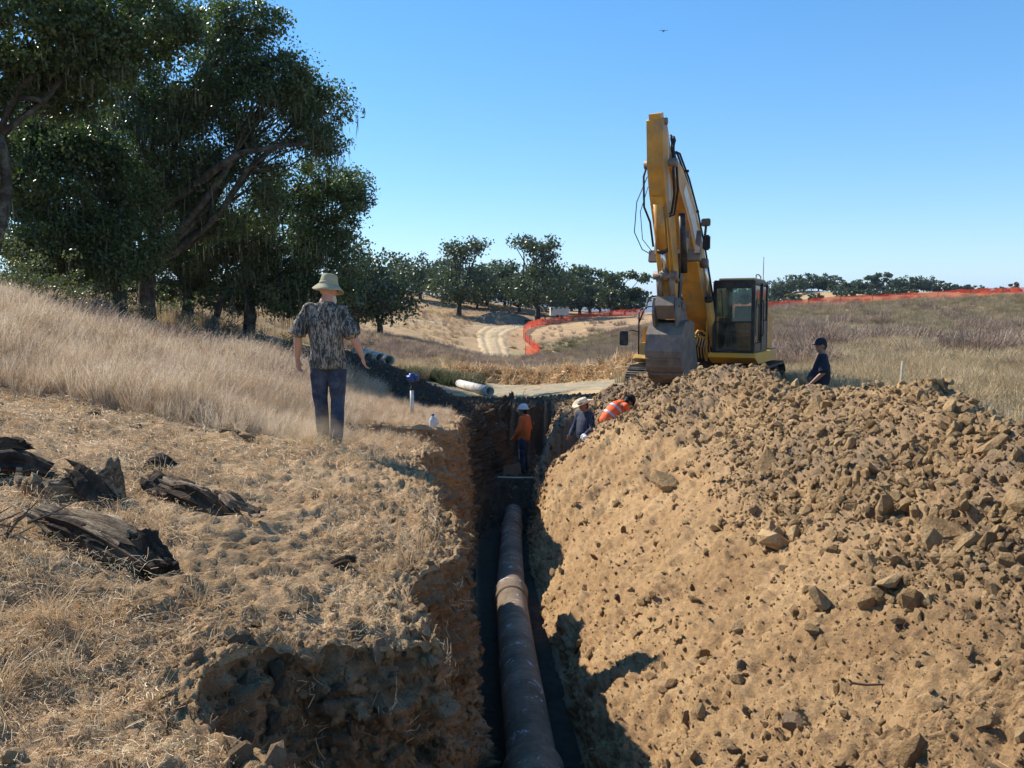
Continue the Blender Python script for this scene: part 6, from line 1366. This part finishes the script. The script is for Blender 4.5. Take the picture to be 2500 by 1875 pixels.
    if 'tape' in t_:   # reflective stripes of a safety vest, wrapped round the shirt
        for (a_, b_, rx, ry) in t_['tape']:
            MB().tube([Vector(a_), Vector(b_)], rx, 28, False).build('reflective_stripe', M_refl, root, True)
    # trousers
    t_ = wear['legs']; mb = MB(); loft(mb, [(P_+Vector((0, 0, -.13)), .155, .115, ty), (P_+Vector((0, 0, -.02)), .165, .12, ty), (P_+Vector((0, 0, .08)), .150, .112, ty)])
    for sd_ in 'LR':
        hp, kn, an = J['hip'+sd_], J['kn'+sd_], J['an'+sd_]; L_ = t_.get('len', 1.0); capsule(mb, P_+Vector((0, 0, -.08)), hp, .10, .105)
        if L_ < .7: chain(mb, [hp, kn+Vector((0, 0, -.02))], [.108, .088])
        else: chain(mb, [hp, hp.lerp(kn, .5), kn, kn.lerp(an, .5), an+Vector((0, 0, .0))], [.106, .095, .078, .072, .070])
    solid(mb, 'trousers', t_['mat'], root, vox, 3, fold(.009))
    for sd_ in 'LR':
        an = J['an'+sd_]; mb = MB(); f_ = J.get('foot'+sd_) or Vector((0, 1, 0)); capsule(mb, an+Vector((0, 0, .04)), an+Vector((0, 0, -.02)), .052, .052); capsule(mb, an+Vector((0, 0, -.045))-f_*.05, an+Vector((0, 0, -.055))+f_*.13, .045, .042); solid(mb, 'boot', wear.get('boots', M_boot), root, .012, 2)
    # hair, beard
    if wear.get('beard'): mb = MB(); mb.ball(q(0, .055, -.095), (.055, .045, .065), 12); mb.ball(q(0, .03, -.07), (.066, .055, .05), 12); solid(mb, 'beard', wear['beard'], root, .009, 2, fold(.005))
    if wear.get('hair'): mb = MB(); mb.ball(q(0, -.03, .02), (.086, .095, .10), 14); mb.ball(q(0, -.05, -.04), (.07, .06, .06), 12); solid(mb, 'hair', wear['hair'], root, .010, 2, fold(.004))
    for s2 in (-1, 1): e_ = MB().ball(q(s2*.032, .083, .008), (.013, .006, .007), 8).build('eye', M_hair, root, True)
    h_ = wear.get('hat')
    if h_:
        M = Matrix.Rotation(J.get('hyaw', 0), 3, 'Z') @ Matrix.Rotation(J.get('hpitch', 0)+h_.get('tilt', 0), 3, 'X'); hat = MB()
        if h_['kind'] == 'bucket': hat.lathe([(.0, .145), (.055, .148), (.078, .138), (.084, .120), (.093, .055), (.098, .030), (.118, .010), (.150, -.022), (.165, -.040), (.162, -.046), (.145, -.030), (.100, .015), (.088, .02), (.08, .11), (0, .13)], n=36, sy=1.12, wob=lambda a_, r: .012*math.sin(2*a_+1)*(r > .11)+.005*math.sin(5*a_)*(r > .06))
        if h_['kind'] == 'cowboy': hat.lathe([(.0, .115), (.05, .130), (.075, .128), (.090, .10), (.098, .035), (.104, .018), (.15, .010), (.20, .016), (.205, .010), (.15, .000), (.095, .005), (.085, .08), (0, .10)], n=36, sy=1.22, wob=lambda a_, r: (.075*abs(math.cos(a_))**3*((r-.10)/.1) if r > .12 else (-.02*(abs(math.cos(a_)) < .3) if r < .06 else 0)))
        if h_['kind'] == 'cap': hat.lathe([(0, .125), (.05, .118), (.085, .085), (.097, .035), (.098, .015), (.094, .015), (.08, .08), (0, .11)], n=30, sy=1.12)
        if h_['kind'] == 'hardhat': hat.lathe([(0, .15), (.06, .14), (.10, .10), (.118, .04), (.125, .02), (.15, .012), (.15, .006), (.11, .012), (.09, .09), (0, .13)], n=30, sy=1.15)
        vv = [q(0, 0, 0)+M @ (Vector(v_)*h_.get('s', 1.0)+Vector((0, h_.get('y', -.005), h_.get('z', .035)))) for v_ in hat.v]; o_ = MB().add(vv, hat.f).build('hat', h_['mat'], root, True)
        if h_['kind'] == 'cap':
            V = []; 
            for i in range(9):
                an = math.radians(20+140*i/8); V += [(.094*math.cos(an), .105*math.sin(an), .018), (.088*math.cos(an), .105*math.sin(an)+.075*math.sin(an)**1.0, .004-.01*abs(math.cos(an)))]
            V2 = V+[(x, y, z-.006) for (x, y, z) in V]; F = []
            for i in range(8): a_ = 2*i; F += [(a_, a_+1, a_+3, a_+2), (a_+18, a_+20, a_+21, a_+19), (a_+1, a_+19, a_+21, a_+3)]
            MB().add([q(0, 0, 0)+M @ (Vector(v_)+Vector((0, -.005, .035))) for v_ in V2], F).build('cap_peak', h_.get('peak', h_['mat']), root, True)
        if h_['kind'] in ('bucket', 'cowboy'):
            r_ = .099 if h_['kind'] == 'bucket' else .100; pr_ = [(r_, .030), (r_+.003, .032), (r_-.002, .058), (r_-.006, .058)]; bb = MB().lathe(pr_, n=32, sy=1.12 if h_['kind'] == 'bucket' else 1.22)
            MB().add([q(0, 0, 0)+M @ (Vector(v_)*h_.get('s', 1.0)+Vector((0, h_.get('y', -.005), h_.get('z', .035)))) for v_ in bb.v], bb.f).build('hat_band', h_.get('band', h_['mat']), root, True)
    return root
base = dict(head=(0, .02, 1.60), neck=(0, -.01, 1.475), chest=(0, 0, 1.27), pelvis=(0, 0, .95), shL=(-.185, -.01, 1.41), shR=(.185, -.01, 1.41), elL=(-.26, -.02, 1.13), elR=(.26, -.02, 1.13), wrL=(-.28, .06, .90), wrR=(.28, .06, .90),
    hipL=(-.09, 0, .88), hipR=(.09, 0, .88), knL=(-.10, .01, .49), knR=(.10, .01, .49), anL=(-.11, -.03, .10), anR=(.11, -.03, .10))
def J_(**k_): d_ = dict(base); d_.update(k_); return d_
def gnd(x, y, d=0):
    e_ = (PX-x)**2+(PY-y)**2; k_ = np.unravel_index(np.argmin(e_), e_.shape); return float(PZ[k_])+d
# the walker on the left bank, seen from behind
x_, y_ = -1.92, 8.45
person('person in camouflage t-shirt, jeans and tan bucket hat walking away along the bank', (x_, y_, gnd(x_, y_)-.0), R(0), J_(head=(.03, .04, 1.605), hyaw=R(-38), hpitch=R(-10), neck=(.0, .0, 1.475),
    shL=(-.180, -.01, 1.415), shR=(.172, .0, 1.385), elL=(-.270, -.05, 1.15), wrL=(-.300, .02, .905), elR=(.292, -.06, 1.14), wrR=(.372, .0, .93), thumbL=(.3, 1, 0), thumbR=(-.3, 1, 0), handL=Vector((.05, .15, -1)), handR=Vector((.25, .1, -1)), curlL=.6, curlR=.6,
    pelvis=(.02, 0, .95), hipL=(-.075, 0, .88), hipR=(.105, 0, .88), knL=(-.075, .04, .50), knR=(.115, .02, .49), anL=(-.075, .12, .14), anR=(.105, -.08, .10)),
    dict(shirt=dict(mat=M_camo, sleeve=.84, hem=(.02, 0, .80), w=1.04, sr=.068, flare=1.14, fold=.018), legs=dict(mat=M_jean), skin=M_skin, beard=M_beard, hat=dict(kind='bucket', mat=M_khaki, s=.92, z=.03)), 1.78, .0085)
# person right of the excavator, in profile, looking to the left
x_, y_ = 5.72, 15.1
person('person in dark polo shirt and cap standing behind the heap right of the excavator', (x_, y_, -2.21), R(72), J_(head=(0, .03, 1.60), hyaw=R(35), belly=.07, pelvis=(0, .01, .95), elR=(.27, -.06, 1.14), wrR=(.25, .06, .90), elL=(-.27, -.02, 1.14), wrL=(-.24, .20, .92), thumbR=(-.5, 1, 0), thumbL=(.5, 1, 0), curlR=.8, curlL=.9),
    dict(shirt=dict(mat=M_navy, sleeve=.8, hem=(0, .04, .90), w=1.10, flare=1.25), legs=dict(mat=M_short, len=.5), skin=M_skin2, hair=M_hair, hat=dict(kind='cap', mat=M_navy)), 1.80)
# worker in orange inside the trench
q = P(1279, 1160, 20.7); q.z = gnd(q.x, q.y)
person('person in orange long sleeved shirt and white cap standing inside the trench', (q.x, q.y, q.z), R(62), J_(belly=.07, hyaw=R(8), elR=(.24, -.05, 1.14), wrR=(.20, .06, .91), elL=(-.24, .02, 1.12), wrL=(-.2, .20, .90), curlR=.9, curlL=.9),
    dict(shirt=dict(mat=M_orange, sleeve=2, hem=(0, .03, .86), w=1.02), legs=dict(mat=M_jean), skin=M_skin2, hair=M_hair, hat=dict(kind='hardhat', mat=M_capw, s=.93)), 1.78)
# worker in a straw hat at the side of the trench
q = P(1428, 1100, 17.5); hz = P(1428, 958, 17.5).z
person('person in pale cowboy hat and dark striped shirt beside the spoil heap', (q.x, q.y, hz-1.86), R(125), J_(head=(0, .05, 1.59), hyaw=R(-10), hpitch=R(-18), belly=.03, shL=(-.20, .01, 1.40), shR=(.20, .01, 1.40), elL=(-.29, .04, 1.14), wrL=(-.22, .22, .96), elR=(.29, .04, 1.14), wrR=(.22, .22, .96), curlL=.8, curlR=.8),
    dict(shirt=dict(mat=M_navyst, sleeve=2, hem=(0, 0, .84), w=1.10), legs=dict(mat=M_jean), skin=M_skin2, hair=M_hair, hat=dict(kind='cowboy', mat=M_strawhat, band=M_hair)), 1.78)
gl_ = bpy.data.objects
mb = MB()
for s_ in (-1, 1): mb.ball((s_*.22, .25, .90), (.05, .05, .06), 10)
# bending worker in a safety vest
q = P(1492, 1005, 17.2)
person('person in an orange safety shirt with grey stripes bending over behind the spoil heap', (q.x-.03, q.y-.1, q.z-1.10), R(-62), J_(pelvis=(0, -.12, .93), chest=(0, .14, 1.17), neck=(0, .33, 1.28), head=(0, .47, 1.31), hpitch=R(-50), shL=(-.19, .27, 1.25), shR=(.19, .27, 1.25), elL=(-.24, .36, .98), elR=(.24, .36, .98), wrL=(-.18, .50, .80), wrR=(.18, .50, .80),
    hipL=(-.09, -.10, .88), hipR=(.09, -.10, .88), knL=(-.10, .06, .50), knR=(.10, .06, .50), anL=(-.11, -.04, .10), anR=(.11, -.04, .10)),
    dict(shirt=dict(mat=M_hiviz, sleeve=2, hem=(0, -.18, .90), w=1.08, bent=True, tape=[((0, -.03, 1.01), (0, .01, 1.045), .182, .17), ((0, .11, 1.135), (0, .15, 1.165), .186, .16)]), legs=dict(mat=M_jean), skin=M_skin2, hair=M_hair, hat=dict(kind='hardhat', mat=M_hair, s=.95)), 1.76)
# lit scraps at the worker's side
M_scrap = simple('white_plastic', (.72, .74, .72), .6, 0, .1, 8)
for (px, py, lb, s_) in ((1418, 1058, 'crumpled white plastic lying on the heap below the cowboy hat', .10), (1433, 1070, 'small white water bottle on the heap in front of the person in the cowboy hat', .09)):
    qq, nn = on_surface(px, py, d0=13, d1=18); bmh = MB(); bmh.ball((0, 0, 0), (s_*.7, s_*.6, s_*.8), 10, (.5, .3, 0)); o_ = solid(bmh, 'plastic_scrap', M_scrap, None, .012, 1, lambda co, nr: co+nr*(.02*noise(co[:, 0]*30, co[:, 1]*30, co[:, 2]*30))[:, None]); o_.location = qq+nn*s_*.4; tag(o_, lb, 'scrap')
# ------------------------------------------------------------------ dust kicked up at the walker's feet
m = bpy.data.materials.new('dust'); m.use_nodes = True; n = m.node_tree; n.nodes.clear(); out = n.nodes.new('ShaderNodeOutputMaterial'); pv = n.nodes.new('ShaderNodeVolumePrincipled')
pv.inputs['Color'].default_value = (.85, .68, .46, 1); pv.inputs['Anisotropy'].default_value = .35; v = coord(n, 'Object')
gr = n.nodes.new('ShaderNodeTexGradient'); gr.gradient_type = 'SPHERICAL'; n.links.new(v, gr.inputs[0])
dn = mathn(n, 'MULTIPLY', mathn(n, 'MULTIPLY', gr.outputs[1], ramp(n, nz(n, 2.2, 4, .6, v), [(.4, (0, 0, 0)), (.7, (1, 1, 1))])), 2.4); n.links.new(dn, pv.inputs['Density']); n.links.new(pv.outputs[0], out.inputs['Volume'])
o_ = MB().ball((0, 0, 0), 1.0, 20).build('dust_cloud', m, None, True); o_.location = (-2.0, 8.25, gnd(-2.0, 8.25)+.14); o_.scale = (.62, .5, .30); tag(o_, 'thin puff of dust round the feet of the walking person', 'dust', kind='stuff')
# ------------------------------------------------------------------ air
m = bpy.data.materials.new('air'); m.use_nodes = True; n = m.node_tree; n.nodes.clear(); out = n.nodes.new('ShaderNodeOutputMaterial'); pv = n.nodes.new('ShaderNodeVolumePrincipled')
pv.inputs['Color'].default_value = (.55, .72, 1.0, 1); pv.inputs['Density'].default_value = 0.00009; n.links.new(pv.outputs[0], out.inputs['Volume'])
mb = MB(); mb.box((0, 4500, 140), (24000, 14000, 400)); hz_ = mb.build('haze', m); tag(hz_, 'thin bluish summer haze', 'haze', kind='stuff')
